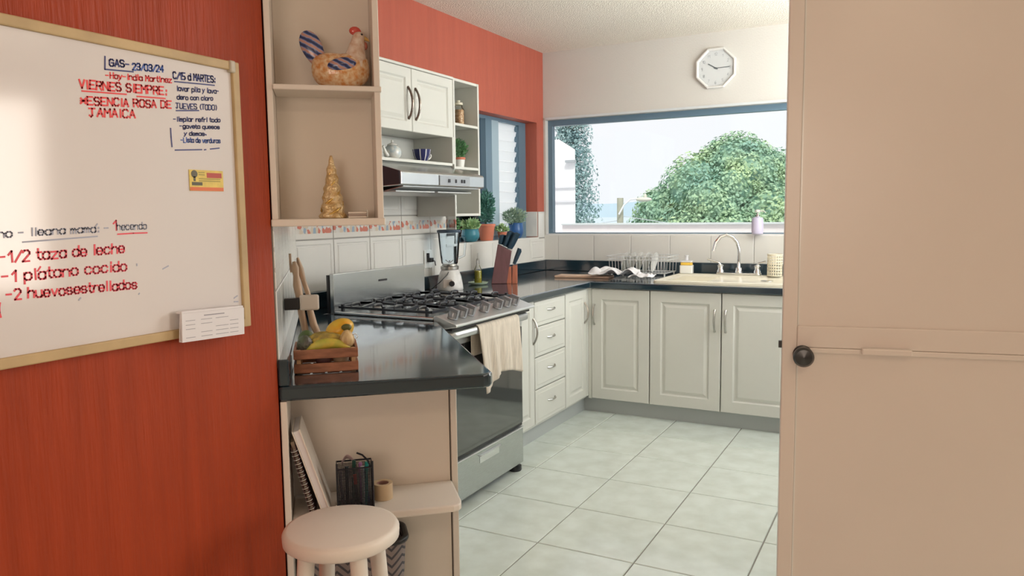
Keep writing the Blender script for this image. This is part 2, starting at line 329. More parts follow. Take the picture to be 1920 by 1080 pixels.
me_l = wtile_mesh('lattice_tile', .2, .182, lat, False); me_l2 = wtile_mesh('wall_tile', .2, .20, 'tile_wall', False)
x = .004
while x < 1.5: 
    place_tile(me_l, wl, FN, x, 1.165); place_tile(me_l2, wl, FN, x, .965); x += .2
# windows ----------------------------------------------------------
w1 = obj('window_1', M().box(-2.662, .25, YB + .05, YB + .10, 2.055, 2.10).box(-2.662, -2.625, YB + .05, YB + .10, 1.2035, 2.0545).box(.21, .25, YB + .05, YB + .10, 1.2035, 2.0545).box(-2.662, .25, YB + .05, YB + .10, 1.195, 1.203), 'frame_blue', kind='structure')
obj('pane', M().box(-2.63, .22, YB + .07, YB + .076, 1.20, 2.06), 'glass', w1)
obj('window_sill', M().box(-2.66, .25, YB - .003, YB + .05, 1.180, 1.196), mat('white_sill', (.74, .74, .74), .4), w1)
XF = -2.83
w2 = obj('window_2', M().box(XF, XF + .05, 4.115, 5.45, 2.045, 2.07).box(XF, XF + .05, 4.115, 5.45, 1.17, 1.20).box(XF, XF + .06, 4.80, 4.8895, 1.2005, 2.0445).box(XF, XF + .05, 5.336, 5.45, 1.2005, 2.0445).box(XF, XF + .05, 4.115, 4.15, 1.2005, 2.0445), 'frame_blue', kind='structure')
obj('frame', M().box(XF + .01, XF + .055, 4.89, 5.00, 1.2005, 2.0445), 'frame_lt', w2)
obj('pane', M().box(XF + .02, XF + .026, 4.15, 4.80, 1.20, 2.045), 'glass', w2)
for k in range(11):
    z = 1.215 + k * .078
    lv = M(Matrix.Translation((XF + .02, 0, z + .04)) @ Matrix.Rotation(R(13), 4, 'Y')).box(-.003, .003, 5.0, 5.33, -.0375, .0375)
    obj('louver', lv, 'louver', w2)
    obj('louver_clip', M().box(XF + .015, XF + .04, 5.320, 5.335, z + .01, z + .04), 'frame_blue', w2)
obj('window_sill', M().box(-2.80, XW + .012, 4.10, 5.45, 1.155, 1.172), 'tile_wall', w2)
# ceiling-side trim on the back window
struct('trim_1', M().box(-2.66, .5, YB - .012, YB, 2.10, 2.118), mat('pale_grey_trim', (.62, .66, .68), .5))
# ================================================================== COUNTERS AND CABINETS
def E2(u_, v_): p = FE @ Vector((u_, v_, 0)); return (p.x, p.y)
# near countertop (along the slanting wall, up to and behind the cooker)
cpoly = [E2(-.002, -.004), E2(.575, -.004), E2(.598, .004), E2(.608, .028), (-1.836, 2.738), (-2.474, 2.738), (-2.474, 3.51), (XW + .001, 3.51), (XW + .001, 2.772)]
ct = thing('countertop', 'near black worktop with rounded corner carrying the fruit crate', 'countertop', (-1.9, 2.1, .855))
obj('slab', M().prism(cpoly, .857, .90), 'counter', ct, bevel=.009, seg=3)
lip = M(FE).box(-.002, .028, -.003, 1.66, .9005, .975)
obj('upstand', lip, 'counter', ct, bevel=.005)
obj('upstand', M().box(XW + .001, XW + .022, 2.80, 3.515, .9005, .985), 'counter', ct, bevel=.004)
ct2 = thing('countertop', 'L-shaped dark worktop running from the cooker round to the sink', 'countertop', (-2.2, 4.8, .855))
c2 = [(XW + .001, 3.515), (-1.93, 3.515), (-1.93, 4.71), (.49, 4.71), (.49, 4.79), (-.52, 4.79), (-.52, 5.40), (-1.50, 5.40), (-1.50, 4.79), (-1.93, 4.79), (-1.93, 4.80), (-1.93, 5.569), (XW + .001, 5.569)]
# sink cut-out left open between x -1.50..-0.52
c2 = [(XW + .001, 3.515), (-1.93, 3.515), (-1.93, 4.71), (.49, 4.71), (.49, 5.569), (XW + .001, 5.569)]
obj('slab', M().prism(c2, .857, .90), 'counter', ct2, bevel=.008, seg=3)
obj('upstand', M().box(XW + .001, XW + .022, 3.52, 5.548, .9005, .985), 'counter', ct2, bevel=.004)
obj('upstand', M().box(XW + .001, .49, YB - .021, YB - .001, .9005, .985), 'counter', ct2, bevel=.004)
# end unit under the near countertop ------------------------------------------------
bu = thing('base_cabinet', 'cream end cabinet below the near worktop with an open book shelf', 'cabinet', (*E2(.26, .3), 0), 42)
obj('body', M(FE).box(.004, .503, .205, 1.12, 0, .856), 'cream_in', bu, bevel=.002)
obj('side_board', M(FE).box(.0, .018, .0, .204, 0, .856), 'cream', bu, bevel=.003)
obj('side_board', M(FE).box(.507, .527, .198, 1.12, 0, .856), 'cream', bu, bevel=.003)
shp = [(.019, .204), (.019, -.012), (.478, -.012), (.494, -.006), (.503, .006), (.507, .03), (.507, .204)]
obj('shelf', M(FE).prism(shp, .492, .514), 'cream', bu, bevel=.006, seg=3)
obj('top_rail', M(FE).box(.019, .527, .183, .204, .835, .856), 'cream', bu, bevel=.003)
# upper open end unit ---------------------------------------------------------------
uu = thing('wall_shelf_unit', 'tall cream open shelf unit hung above the near worktop', 'shelf unit', (*E2(.15, .1), 1.34), 42)
obj('side_board', M(FE).box(.0, .016, .004, .9, 1.3415, 2.60), 'cream', uu, bevel=.002)
obj('side_board', M(FE).box(.283, .300, .004, .9, 1.3415, 2.60), 'cream', uu, bevel=.002)
obj('back_panel', M(FE).box(.0165, .2825, .135, .15, 1.36, 2.60), 'cream_in', uu)
obj('body', M(FE).box(.0165, .2825, .151, .9, 1.36, 2.60), 'cream', uu)
for z0, z1, dx in ((1.3405, 1.3605, .0), (1.705, 1.7195, .004), (2.10, 2.115, .0)):
    obj('shelf', M(FE).box(-.002 if not dx else .0165, .303 if z0 < 1.5 or dx else .2825, -.006, .134, z0, z1), 'cream', uu, bevel=.003)
# low cabinets of the left run (front faces +x) -------------------------------------
def FL(y, z, x=XK): return FR(x, y, z, 90)
def cab(label, loc, bodybox, fronts, rot=0):
    t_ = thing('base_cabinet', label, 'cabinet', loc, rot); obj('body', M().box(*bodybox), 'white', t_); return t_
c = cab('narrow white cabinet with one pilaster door beside the cooker', (-2.3, 3.71, 0), (-2.66, XK - .02, 3.522, 3.915, .10, .856), None)
d = obj('door', panel_front(FL(3.524, .12), .386, .735), 'white', c)
obj('moulding', M(FL(3.53, .12)).box(.045, .06, -.006, 0, .03, .70).box(.10, .115, -.006, 0, .03, .70).box(.035, .125, -.009, 0, .0, .03).box(.035, .125, -.009, 0, .70, .73), 'white', d, bevel=.002)
obj('handle', arc_handle(FL(3.895, .68), .15), 'nickel', d)
c = cab('white cabinet of four drawers with small bow handles', (-2.3, 4.14, 0), (-2.66, XK - .02, 3.9155, 4.3555, .10, .856), None)
zz = [.118, .326, .519, .700, .853]
for k in range(4):
    dr = obj('drawer', flat_front(FL(3.921, zz[k] + .002), .428, zz[k + 1] - zz[k] - .006), 'white', c)
    obj('handle', arc_handle(FL(4.135, (zz[k] + zz[k + 1]) / 2 + .012), .10, True, .022, .0045), 'nickel', dr)
c = cab('white corner cabinet with one panelled door left of the inner corner', (-2.3, 4.53, 0), (-2.66, XK - .02, 4.356, 4.745, .10, .856), None)
d = obj('door', panel_front(FL(4.360, .118), .34, .735), 'white', c); obj('handle', arc_handle(FL(4.665, .695), .14), 'nickel', d)
obj('filler', M().box(XK - .02, XK, 4.703, 4.7475, .118, .855), 'white', c)
# back run (fronts face -y)
def FB(x, z): return FR(x, YK, z, 0)
for x0, x1, hx, lab in ((-1.928, -1.523, .022, 'white base cabinet door right of the inner corner'), (-1.5195, -1.0615, .420, 'white sink cabinet, its handle at the right edge'), (-1.0585, -.60, .026, 'white sink cabinet, its handle at the left edge'), (-.5965, -.05, .026, 'white base cabinet mostly hidden behind the open door')):
    c = thing('base_cabinet', lab + ', under the window', 'cabinet', ((x0 + x1) / 2, 5.1, 0)); obj('body', M().box(x0 + .001, x1 - .001, YK + .02, YB - .03, .10, .856), 'white', c)
    d = obj('door', panel_front(FB(x0 + .002, .104), x1 - x0 - .004, .75, fr=.07), 'white', c); obj('handle', arc_handle(FB(x0 + hx, .68), .135), 'nickel', d)
obj('corner_post', M().box(XK + .001, -1.9275, YK + .002, YK + .03, .1, .856), 'white', label='white filler post in the inner corner of the base cabinets', cat='filler post')
obj('plinth', M().box(-2.02, -2.0, 3.53, 4.78, 0, .099), 'plinth', label='grey kick board under the drawer cabinet and its neighbours', cat='plinth')
obj('plinth', M().box(-2.0, .3, 4.78, 4.80, 0, .099), 'plinth', label='grey kick board under the sink cabinets by the tiled floor', cat='plinth')
# upper wall cabinet -----------------------------------------------------------------
XC = -2.399
wc = thing('wall_cabinet', 'white wall cabinet with two panelled doors above an open shelf', 'cabinet', (-2.54, 3.38, 1.64))
obj('body', M().box(XW + .001, XC - .019, 2.972, 3.786, 1.812, 2.14), 'white', wc)
obj('cornice', M().box(XW + .001, XC + .004, 2.968, 3.790, 2.138, 2.152), 'white', wc, bevel=.003)
for k, (y0, hy) in enumerate(((2.975, .37), (3.3815, .03))):
    d = obj('door', panel_front(FR(XC, y0, 1.806, 90), .403, .33, fr=.05), 'white', wc); obj('handle', arc_handle(FR(XC, y0 + hy, 1.953, 90), .165, out=.03), 'handle', d)
obj('side_panel', M().box(XW + .001, XC, 3.770, 3.787, 1.655, 1.811), 'white', wc); obj('side_panel', M().box(XW + .001, XC, 2.972, 2.988, 1.655, 1.811), 'white', wc)
obj('shelf', M().box(XW + .001, XC, 2.989, 3.769, 1.643, 1.659), 'white', wc, bevel=.002)
obj('back_panel', M().box(XW + .001, XW + .009, 2.989, 3.769, 1.66, 1.81), 'white', wc)
wo_ = thing('open_wall_shelf', 'white open shelf column beside the window with three compartments', 'shelf unit', (-2.54, 3.93, 1.35))
obj('side_panel', M().box(XW + .009, XC + .001, 3.7875, 3.805, 1.352, 2.15), 'white', wo_, bevel=.002)
obj('side_panel', M().box(XW + .001, XC + .001, 4.062, 4.080, 1.352, 2.15), 'white', wo_, bevel=.002)
for z in (1.352, 1.628, 1.880, 2.134): obj('shelf', M().box(XW + .010, XC, 3.8055, 4.0615, z, z + .016), 'white', wo_, bevel=.002)
obj('back_panel', M().box(XW + .0095, XW + .014, 3.8055, 4.0615, 1.368, 2.134), 'white', wo_)
# cooker hood ----------------------------------------------------------------------------
hd = thing('cooker_hood', 'slim stainless cooker hood under the wall cabinet', 'cooker hood', (-2.45, 3.39, 1.48))
hp = [(-2.66, 1.642), (-2.41, 1.642), (-2.40, 1.632), (-2.205, 1.580), (-2.198, 1.572), (-2.198, 1.512), (-2.215, 1.508), (-2.66, 1.486)]
TH = Matrix(((1, 0, 0, 0), (0, 0, 1, 0), (0, 1, 0, 0), (0, 0, 0, 1)))
def xz_prism(b, poly, y0, y1): 
    n_ = len(poly); return b.add([(x, y0, z) for x, z in poly] + [(x, y1, z) for x, z in poly], [tuple(range(n_)), tuple(range(n_, 2 * n_))[::-1]] + [(i, n_ + i, n_ + (i + 1) % n_, (i + 1) % n_) for i in range(n_)])
obj('body', xz_prism(M(), hp, 2.992, 3.783), 'steel', hd, bevel=.004)
obj('end_cap', xz_prism(M(), [(-2.655, 1.638), (-2.42, 1.638), (-2.206, 1.578), (-2.203, 1.515), (-2.655, 1.492)], 2.9885, 2.9915), mat('shaded_hood_end', (.05, .06, .08), .35), hd)  # dark grey paints in the shade on the hood's left side
obj('control_panel', M().box(-2.1975, -2.194, 3.322, 3.62, 1.516, 1.566), mat('grey_control_panel', (.34, .36, .38), .35, metal=.3), hd)
for y, wd in ((3.40, .018), (3.47, .012), (3.53, .012), (3.555, .012)): obj('button', M().box(-2.1935, -2.190, y, y + wd, 1.532, 1.550), 'black', hd)
obj('filter', M().box(-2.56, -2.26, 3.03, 3.37, 1.480, 1.486).box(-2.56, -2.26, 3.40, 3.74, 1.480, 1.486), mat('hood_filter_mesh', (.55, .56, .55), .45, metal=.4), hd)
obj('visor', M().add([(-2.215, 3.03, 1.507), (-2.215, 3.75, 1.507), (-2.42, 3.75, 1.470), (-2.42, 3.03, 1.470), (-2.215, 3.03, 1.504), (-2.215, 3.75, 1.504), (-2.42, 3.75, 1.465), (-2.42, 3.03, 1.465)], [(0, 1, 2, 3), (7, 6, 5, 4), (0, 4, 5, 1), (1, 5, 6, 2), (2, 6, 7, 3), (3, 7, 4, 0)]), 'steel_lt', hd)
# ================================================================== COOKER
ck = thing('gas_cooker', 'stainless gas cooker with dark oven glass and a hanging towel', 'cooker', (-2.13, 3.12, 0))
Y0, Y1 = 2.747, 3.503
obj('body', M().box(-2.44, -1.842, Y0, Y1, .055, .895), mat('dark_grey_enamel', (.10, .105, .11), .35), ck, bevel=.003)
obj('backguard', M().box(-2.455, -2.430, Y0 + .002, Y1, .895, 1.092), 'steel', ck, bevel=.004)
obj('end_cap', M().box(-2.470, -2.4555, Y0 - .001, Y1 - .02, .902, 1.085), 'black', ck)
bd = obj('badge', M().box(-2.4298, -2.4285, 3.09, 3.16, 1.028, 1.038), 'black', ck)
obj('cooktop', M().box(-2.428, -1.862, Y0 - .003, Y1 + .003, .898, .916), 'steel', ck, bevel=.006, seg=3)
cp_ = [(-1.861, .922), (-1.845, .922), (-1.748, .890), (-1.742, .884), (-1.744, .877), (-1.80, .868), (-1.861, .868)]
obj('control_panel', xz_prism(M(), cp_, Y0 - .004, Y1 + .002), 'steel_lt', ck, bevel=.003)
obj('painted_shadow_strip', M().box(-1.8405, -1.772, Y0 + .006, Y1 - .006, .8585, .8678), 'black', ck)  # black strip stands in for shade under the panel's nose
kb = None
for y in (2.800, 2.875, 2.945, 3.075, 3.205, 3.290, 3.375):
    Tk = Matrix.Translation((-1.800, y, .9085)) @ Matrix.Rotation(R(18), 4, 'Y')
    if kb is None:
        k_ = M(Tk).lathe([(.023, 0), (.0235, .004), (.021, .006), (.019, .028), (.017, .032), (.0, .0325)], seg=20, cap=False).box(-.023, .023, -.008, .008, .006, .046)
        kb = obj('knob', k_, mat('grey_knob', (.30, .31, .33), .3, metal=.5), ck, smooth=35, bevel=.001); ky = y
    else:
        c = copy_at(kb, ck); c.location = (0, y - ky, 0)
# burners + grates
for x, y, r in ((-2.29, 2.90, .040), (-2.02, 2.90, .032), (-2.15, 3.125, .055), (-2.29, 3.35, .034), (-2.02, 3.35, .042)):
    bn = obj('burner', M().lathe([(r * 1.25, 0), (r * 1.25, .006), (r, .010), (r, .016)], (x, y, .916)), 'steel_lt', ck, smooth=40)
    obj('burner_cap', M().lathe([(r * .9, 0), (r * .95, .003), (r * .9, .009), (r * .2, .011)], (x, y, .932)), 'iron', bn, smooth=40)
def bar(b, p, q, w_=.0065, h=.011):
    p = Vector(p); q = Vector(q); d_ = (q - p); d_.z = 0; d_.normalize(); s_ = Vector((-d_.y, d_.x, 0)) * w_
    b.add([p - s_, p + s_, q + s_, q - s_, p - s_ + Vector((0, 0, h)), p + s_ + Vector((0, 0, h)), q + s_ + Vector((0, 0, h)), q - s_ + Vector((0, 0, h))], [(0, 1, 2, 3), (7, 6, 5, 4), (0, 4, 5, 1), (1, 5, 6, 2), (2, 6, 7, 3), (3, 7, 4, 0)])
for ya, yb in ((2.758, 2.998), (3.006, 3.244), (3.252, 3.492)):
    b = M(); z = .930; xa, xb = -2.405, -1.885; ym = (ya + yb) / 2
    for p, q in (((xa, ya, z), (xb, ya, z)), ((xa, yb, z), (xb, yb, z)), ((xa, ya, z), (xa, yb, z)), ((xb, ya, z), (xb, yb, z)), ((xa, ym, z + .006), (xa + .10, ym, z + .012)), ((xb, ym, z + .006), (xb - .10, ym, z + .012)), (((xa + xb) / 2, ya, z), ((xa + xb) / 2, yb, z))): bar(b, p, q)
    for fx in (xa + .135, xb - .135):
        for sy in (-1, 1): bar(b, (fx, ya if sy < 0 else yb, z + .002), (fx, ym - .028 if sy < 0 else ym + .028, z + .012))
        for sx2 in (-1, 1): bar(b, (fx + sx2 * .10, ym, z + .01), (fx + sx2 * .03, ym, z + .012))
    for fx in (xa + .02, xb - .02, (xa + xb) / 2):
        for fy in (ya, yb): b.box(fx - .006, fx + .006, fy - .006, fy + .006, .917, z + .02)
    for fx in (xa + .07, xa + .2, xb - .2, xb - .07):
        for fy in (ya, yb): b.tube([(fx, fy, z + .004), (fx, fy + (.006 if fy == ya else -.006), z + .020), (fx, fy + (.03 if fy == ya else -.03), z + .024), (fx, fy + (.06 if fy == ya else -.06), z + .022), (fx, fy + (.066 if fy == ya else -.066), z + .008)], .0052, 6)
    obj('grate', b, 'iron', ck)
# oven door
od = obj('oven_door', M().box(-1.8405, -1.822, Y0 + .004, Y1 - .004, .245, .866), 'black', ck, bevel=.003)
obj('glass', M().box(-1.8215, -1.8185, Y0 + .006, Y1 - .006, .262, .775), 'darkglass', od)
obj('top_rail', M().box(-1.8215, -1.817, Y0 + .006, Y1 - .006, .777, .858), 'steel_lt', od, bevel=.002)
obj('handle', M().tube([(-1.817, Y0 + .02, .835), (-1.785, Y0 + .022, .835), (-1.775, Y0 + .04, .835), (-1.772, 3.12, .835), (-1.775, Y1 - .04, .835), (-1.785, Y1 - .022, .835), (-1.817, Y1 - .02, .835)], .012, 12, flat=1.55), 'steel_lt', od, smooth=50)
dw = obj('storage_drawer', M().box(-1.8405, -1.818, Y0 + .003, Y1 - .003, .045, .232), 'steel', ck, bevel=.003)
obj('trim', M().box(-1.8405, -1.812, Y0 + .003, Y1 - .003, .2325, .2405), 'steel_lt', dw, bevel=.002)
obj('handle_recess', M().box(-1.8178, -1.8165, 3.045, 3.235, .172, .208), 'chrome', dw, bevel=.0006, label='bright recessed drawer grip')
obj('handle_lip', M().box(-1.8178, -1.806, 3.04, 3.24, .208, .214), 'steel_lt', dw, bevel=.001)
for x, y in ((-1.87, Y0 + .05), (-1.855, Y1 - .03), (-2.38, Y0 + .05), (-2.38, Y1 - .04)): obj('foot', M().lathe([(.032, 0), (.036, .006), (.034, .028), (.018, .032), (.018, .056)], (x, y, .0)), 'black', ck, smooth=40)
# towel hanging over the oven handle ---------------------------------------------------
tw = mat('cream_striped_tea_towel', (.74, .66, .56), .9, var=.22, vscale=18, stretch=(1, 9, .6), bump=.3, bscale=120)
def towel(u_, v_):
    # u across, v: 0 back bottom -> over the bar -> front bottom
    y = 2.955 + u_ * .395; fold = math.sin(u_ * 21 + .6) * .008 + math.sin(u_ * 47) * .003
    L0, L1 = .13, .285 + .03 * math.sin(u_ * 5 + 2.2) - .035 * u_
    s_ = v_ * (L0 + L1 + .055)
    if s_ < L0: x = -1.800; z = .84 - (L0 - s_); a = 0
    elif s_ < L0 + .055: a = (s_ - L0) / .055 * math.pi; x = -1.777 - math.cos(a) * .0205; z = .842 + math.sin(a) * .018
    else: x = -1.7555; z = .84 - (s_ - L0 - .055)
    k = max(0, (.84 - z)) / .3
    if s_ > L0: x += fold * min(1, k * 2) + .006 * k; y += k * (.040 - .03 * u_) + .01 * k * math.sin(u_ * 9)
    return (x, y, z)
obj('tea_towel', M().grid(towel, 60, 40), tw, solid=.003, smooth=180, label='cream striped tea towel hanging over the oven handle', cat='towel')
# ================================================================== WHITEBOARD
XB = -1.5405
wbd = thing('whiteboard', 'large pine-framed whiteboard covered in marker notes on the red wall', 'whiteboard', (XB, .7, 1.10))
BY0, BY1, BZ0, BZ1 = .08, 1.386, 1.102, 1.738
obj('panel', M().box(XB, XB + .012, BY0, BY1, BZ0, BZ1), 'board', wbd)
for bx in ((BY0, BY1, BZ1 - .006, BZ1 + .016), (BY0, BY1, BZ0 - .016, BZ0 + .006), (BY1 - .006, BY1 + .016, BZ0 - .016, BZ1 + .016), (BY0 - .016, BY0 + .006, BZ0 - .016, BZ1 + .016)):
    obj('frame_rail', M().box(XB, XB + .020, *bx), 'frame_wood', wbd, bevel=.003)
obj('corner_clip', M().box(XB + .004, XB + .024, BY1 - .016, BY1 + .002, BZ1 - .012, BZ1 + .018), mat('clear_grey_plastic_clip', (.50, .44, .34), .3), wbd, bevel=.004)
GL = {'A': '00 26 40|12 32', 'B': '00 06 26 35 34 23 03|23 42 41 20 00', 'C': '45 36 16 05 01 10 30 41', 'D': '00 06 26 45 41 20 00', 'E': '46 06 00 40|03 33', 'G': '45 36 16 05 01 10 30 41 43 23',
 'H': '00 06|40 46|03 43', 'I': '10 16', 'J': '06 46|26 21 10 01', 'L': '06 00 40', 'M': '00 06 23 46 40', 'N': '00 06 40 46', 'O': '16 05 01 10 30 41 45 36 16', 'P': '00 06 36 45 44 33 03', 'R': '00 06 36 45 44 33 03|23 40',
 'S': '45 36 16 05 04 13 33 42 41 30 10 01', 'T': '06 46|26 20', 'U': '06 01 10 30 41 46', 'V': '06 20 46', '0': '16 05 01 10 30 41 45 36 16', '1': '04 26 20', '2': '05 16 36 45 44 00 40', '3': '05 16 36 45 44 33 13|33 42 41 30 10 01',
 '4': '30 36 02 42', '5': '46 06 03 33 42 41 30 00', '6': '36 16 03 01 10 30 41 42 33 02', '7': '06 46 10', '8': '13 04 05 16 36 45 44 33 13 02 01 10 30 41 42 33', '9': '43 13 04 05 16 36 45 41 30 10',
 'a': '43 34 14 03 01 10 30 41|44 40', 'c': '43 34 14 03 01 10 30 41', 'd': '43 34 14 03 01 10 30 41|46 40', 'e': '02 42 43 34 14 03 01 10 30 41',
 'f': '36 26 15 10|04 34', 'g': '43 34 14 03 01 10 30 41|44 4b 3a 1a 0b', 'h': '06 00|03 14 34 43 40', 'i': '14 10|16 15', 'l': '16 10', 'm': '00 04|03 14 23 20|23 34 43 40', 'n': '00 04|03 14 34 43 40',
 'o': '14 03 01 10 30 41 43 34 14', 'p': '0a 04|03 14 34 43 41 30 10 01', 'q': '4a 44|43 34 14 03 01 10 30 41', 'r': '00 04|02 14 34', 's': '43 34 14 03 12 32 41 30 10 01', 't': '16 11 20 30|04 34', 'u': '04 01 10 30 41|44 40',
 'v': '04 20 44', 'y': '04 20|44 0a', 'z': '04 44 00 40', '-': '03 33', '/': '00 46', ':': '13 14|10 11', '*': '01 45|05 41|03 43', '(': '26 14 12 20', ')': '16 24 22 10', ' ': ''}
NARROW = {'I': 2.6, 'i': 2.6, 'l': 2.6, ' ': 3.2, ':': 2.6, '(': 3, ')': 3, '1': 3.6, 't': 3.8, 'r': 4.2, 'f': 4, '/': 4.4}
def pt_(c): return (float(c[0]), {'a': -2., 'b': -1.}.get(c[1], None) if c[1] in 'ab' else float(c[1]))
def ribbon(b, a, c, w_, tf):
    (x0, y0), (x1, y1) = a, c; dx, dy = x1 - x0, y1 - y0; L = math.hypot(dx, dy) or 1e-6; dx /= L; dy /= L; e = w_ * .35
    q = [(x0 - dx * e - dy * w_ / 2, y0 - dy * e + dx * w_ / 2), (x0 - dx * e + dy * w_ / 2, y0 - dy * e - dx * w_ / 2), (x1 + dx * e + dy * w_ / 2, y1 + dy * e - dx * w_ / 2), (x1 + dx * e - dy * w_ / 2, y1 + dy * e + dx * w_ / 2)]
    b.add([tf(p, 0) for p in q] + [tf(p, 1) for p in q], [(0, 1, 2, 3), (7, 6, 5, 4), (0, 4, 5, 1), (1, 5, 6, 2), (2, 6, 7, 3), (3, 7, 4, 0)])
def write(b, s_, p0, p1, h, w_, tf, rng):
    tot = sum(NARROW.get(c, 5.3) for c in s_); L = math.hypot(p1[0] - p0[0], p1[1] - p0[1]); k = L / tot; hx = ((p1[0] - p0[0]) / L, (p1[1] - p0[1]) / L); x = 0
    for c in s_:
        dy = rng.uniform(-.25, .25); sl = rng.uniform(-.02, .10)
        for st in GL[c].split('|') if GL[c] else []:
            P = [pt_(q) for q in st.split()]
            Q = [((x + (px + sl * py)) * k, (py + dy) / 6 * h) for px, py in P]
            Q = [(p0[0] + hx[0] * qx - hx[1] * qy * 0, p0[1] + hx[1] * qx + qy) for qx, qy in Q]
            for i in range(len(Q) - 1): ribbon(b, Q[i], Q[i + 1], w_, tf)
        x += NARROW.get(c, 5.3)
TEXT = [
 ('GAS-', 'N', (1.055, 1.692), (1.105, 1.696), 0.014),
 ('23/03/24', 'B', (1.109, 1.692), (1.189, 1.699), 0.014),
 ('-Hoy-India Martinez', 'R', (1.045, 1.665), (1.209, 1.678), 0.012),
 ('VIERNES SIEMPRE:', 'R', (0.985, 1.636), (1.195, 1.649), 0.017),
 ('*ESENCIA ROSA DE', 'R', (0.985, 1.603), (1.205, 1.62), 0.016),
 ('JAMAICA', 'R', (1.003, 1.581), (1.112, 1.589), 0.017),
 ('C/15 d MARTES:', 'N', (1.212, 1.688), (1.333, 1.696), 0.015),
 ('lavar pila y lava-', 'N', (1.22, 1.662), (1.343, 1.671), 0.011),
 ('dero con cloro', 'N', (1.219, 1.642), (1.323, 1.652), 0.01),
 ('JUEVES (TODO)', 'N', (1.215, 1.621), (1.333, 1.63), 0.012),
 ('-limpiar refri todo', 'N', (1.206, 1.591), (1.342, 1.602), 0.01),
 ('-gaveta quesos', 'N', (1.222, 1.577), (1.339, 1.585), 0.009),
 ('y demas', 'N', (1.233, 1.561), (1.293, 1.565), 0.009),
 ('-Lista de verduras', 'B', (1.223, 1.544), (1.339, 1.551), 0.011),
 ('no - Ileana mama: -', 'G', (0.806, 1.336), (1.033, 1.342), 0.015),
 ('1hecendo', 'P', (1.04, 1.344), (1.122, 1.345), 0.015),
 ('-1/2 taza de leche', 'r', (0.805, 1.288), (1.066, 1.295), 0.021),
 ('-1 platano cocido', 'r', (0.807, 1.251), (1.069, 1.256), 0.021),
 ('-2 huevosestrellados', 'r', (0.812, 1.217), (1.09, 1.214), 0.02),
 ('(', 'r', (0.796, 1.187), (0.801, 1.187), 0.027),
]
RULES = [
 ('N', [(1.046, 1.71), (1.044, 1.683), (1.11, 1.688)]),
 ('R', [(0.99, 1.631), (1.09, 1.637)]),
 ('R', [(1.116, 1.636), (1.187, 1.64)]),
 ('N', [(1.215, 1.682), (1.328, 1.689)]),
 ('N', [(1.215, 1.616), (1.278, 1.623)]),
 ('N', [(1.197, 1.574), (1.197, 1.554), (1.198, 1.532)]),
 ('N', [(1.206, 1.525), (1.281, 1.531)]),
 ('N', [(1.288, 1.531), (1.293, 1.532)]),
 ('N', [(1.306, 1.534), (1.333, 1.538)]),
 ('G', [(0.85, 1.326), (1.002, 1.332)]),
 ('P', [(1.049, 1.335), (1.086, 1.336), (1.12, 1.336)]),
 ('N', [(1.294, 1.568), (1.296, 1.567)]),
]

INK = {'N': ('navy', .0032), 'B': ('blueink', .0032), 'R': ('redink', .0036), 'r': ('pinkink', .0036), 'P': ('pinkink', .003), 'G': ('greyink', .003)}
tfb = lambda p, k: (XB + .0122 + .0006 * k, p[0], p[1])
rng = random.Random(3)
for s_, c_, p0, p1, h in TEXT:
    b = M(); ww = INK[c_][1] * (.72 if h < .0125 else 1)
    if s_ == '1hecendo':
        write(b, '1', p0, (p0[0] + .012, p0[1]), h * 1.4, ww, tfb, rng); obj('handwriting', b, 'pinkink', wbd); b = M(); write(b, 'hecendo', (p0[0] + .008, p0[1]), p1, h, .0026, tfb, rng); obj('handwriting', b, 'greyink', wbd); continue
    write(b, s_, p0, p1, h, ww, tfb, rng); obj('handwriting', b, INK[c_][0], wbd)
for c_, P in RULES:
    b = M()
    for i in range(len(P) - 1): ribbon(b, P[i], P[i + 1], .003, tfb)
    obj('marker_line', b, INK[c_][0], wbd)
b = M()
for P in [((1.155, 1.252), (1.17, 1.258)), ((.953, 1.202), (.957, 1.206)), ((1.09, 1.264), (1.09, 1.268))]: ribbon(b, P[0], P[1], .0028, tfb)
for P in [((1.09, 1.2), (1.092, 1.202)), ((1.356, 1.163), (1.367, 1.168)), ((1.356, 1.154), (1.368, 1.153))]: ribbon(b, P[0], P[1], .0028, tfb)
obj('marker_line', b, 'greyink', wbd)
# accents: a with acute in platano and mama
b = M(); ribbon(b, (.874, 1.268), (.880, 1.276), .003, tfb); obj('handwriting', b, 'pinkink', wbd)
b = M(); ribbon(b, (.999, 1.352), (1.004, 1.358), .0026, tfb); obj('handwriting', b, 'greyink', wbd)
# card and paper
cm = thing('flyer_card', 'yellow and red printed card stuck on the whiteboard', 'card', (XB + .0125, 1.29, 1.432))
obj('sheet', M().box(XB + .0125, XB + .0140, 1.240, 1.339, 1.432, 1.482), mat('yellow_card_print', (.80, .60, .12), .5, var=.15, vscale=60), cm)
obj('print_band', M().box(XB + .0141, XB + .0145, 1.2405, 1.3385, 1.4325, 1.441), mat('orange_print', (.72, .16, .04), .5), cm)
obj('print_band', M().box(XB + .0141, XB + .0145, 1.290, 1.334, 1.464, 1.476), mat('dark_red_print', (.45, .05, .03), .5), cm)
pb = M().lathe([(.009, 0), (.009, .0004)], T=Matrix.Translation((XB + .0141, 1.254, 1.472)) @ Matrix.Rotation(R(90), 4, 'Y'), seg=16).box(XB + .0141, XB + .0145, 1.251, 1.257, 1.455, 1.466).box(XB + .0141, XB + .0145, 1.246, 1.276, 1.445, 1.453)
obj('print_picture', pb, mat('dark_picture_print', (.10, .09, .05), .5), cm)
b = M()
for k, z in enumerate((1.475, 1.4695, 1.460, 1.455)): b.box(XB + .0141, XB + .0144, 1.266 + .0 * k, 1.284 if k < 2 else 1.330, z, z + .0022)
obj('print_text', b, mat('olive_print', (.35, .28, .05), .5), cm)
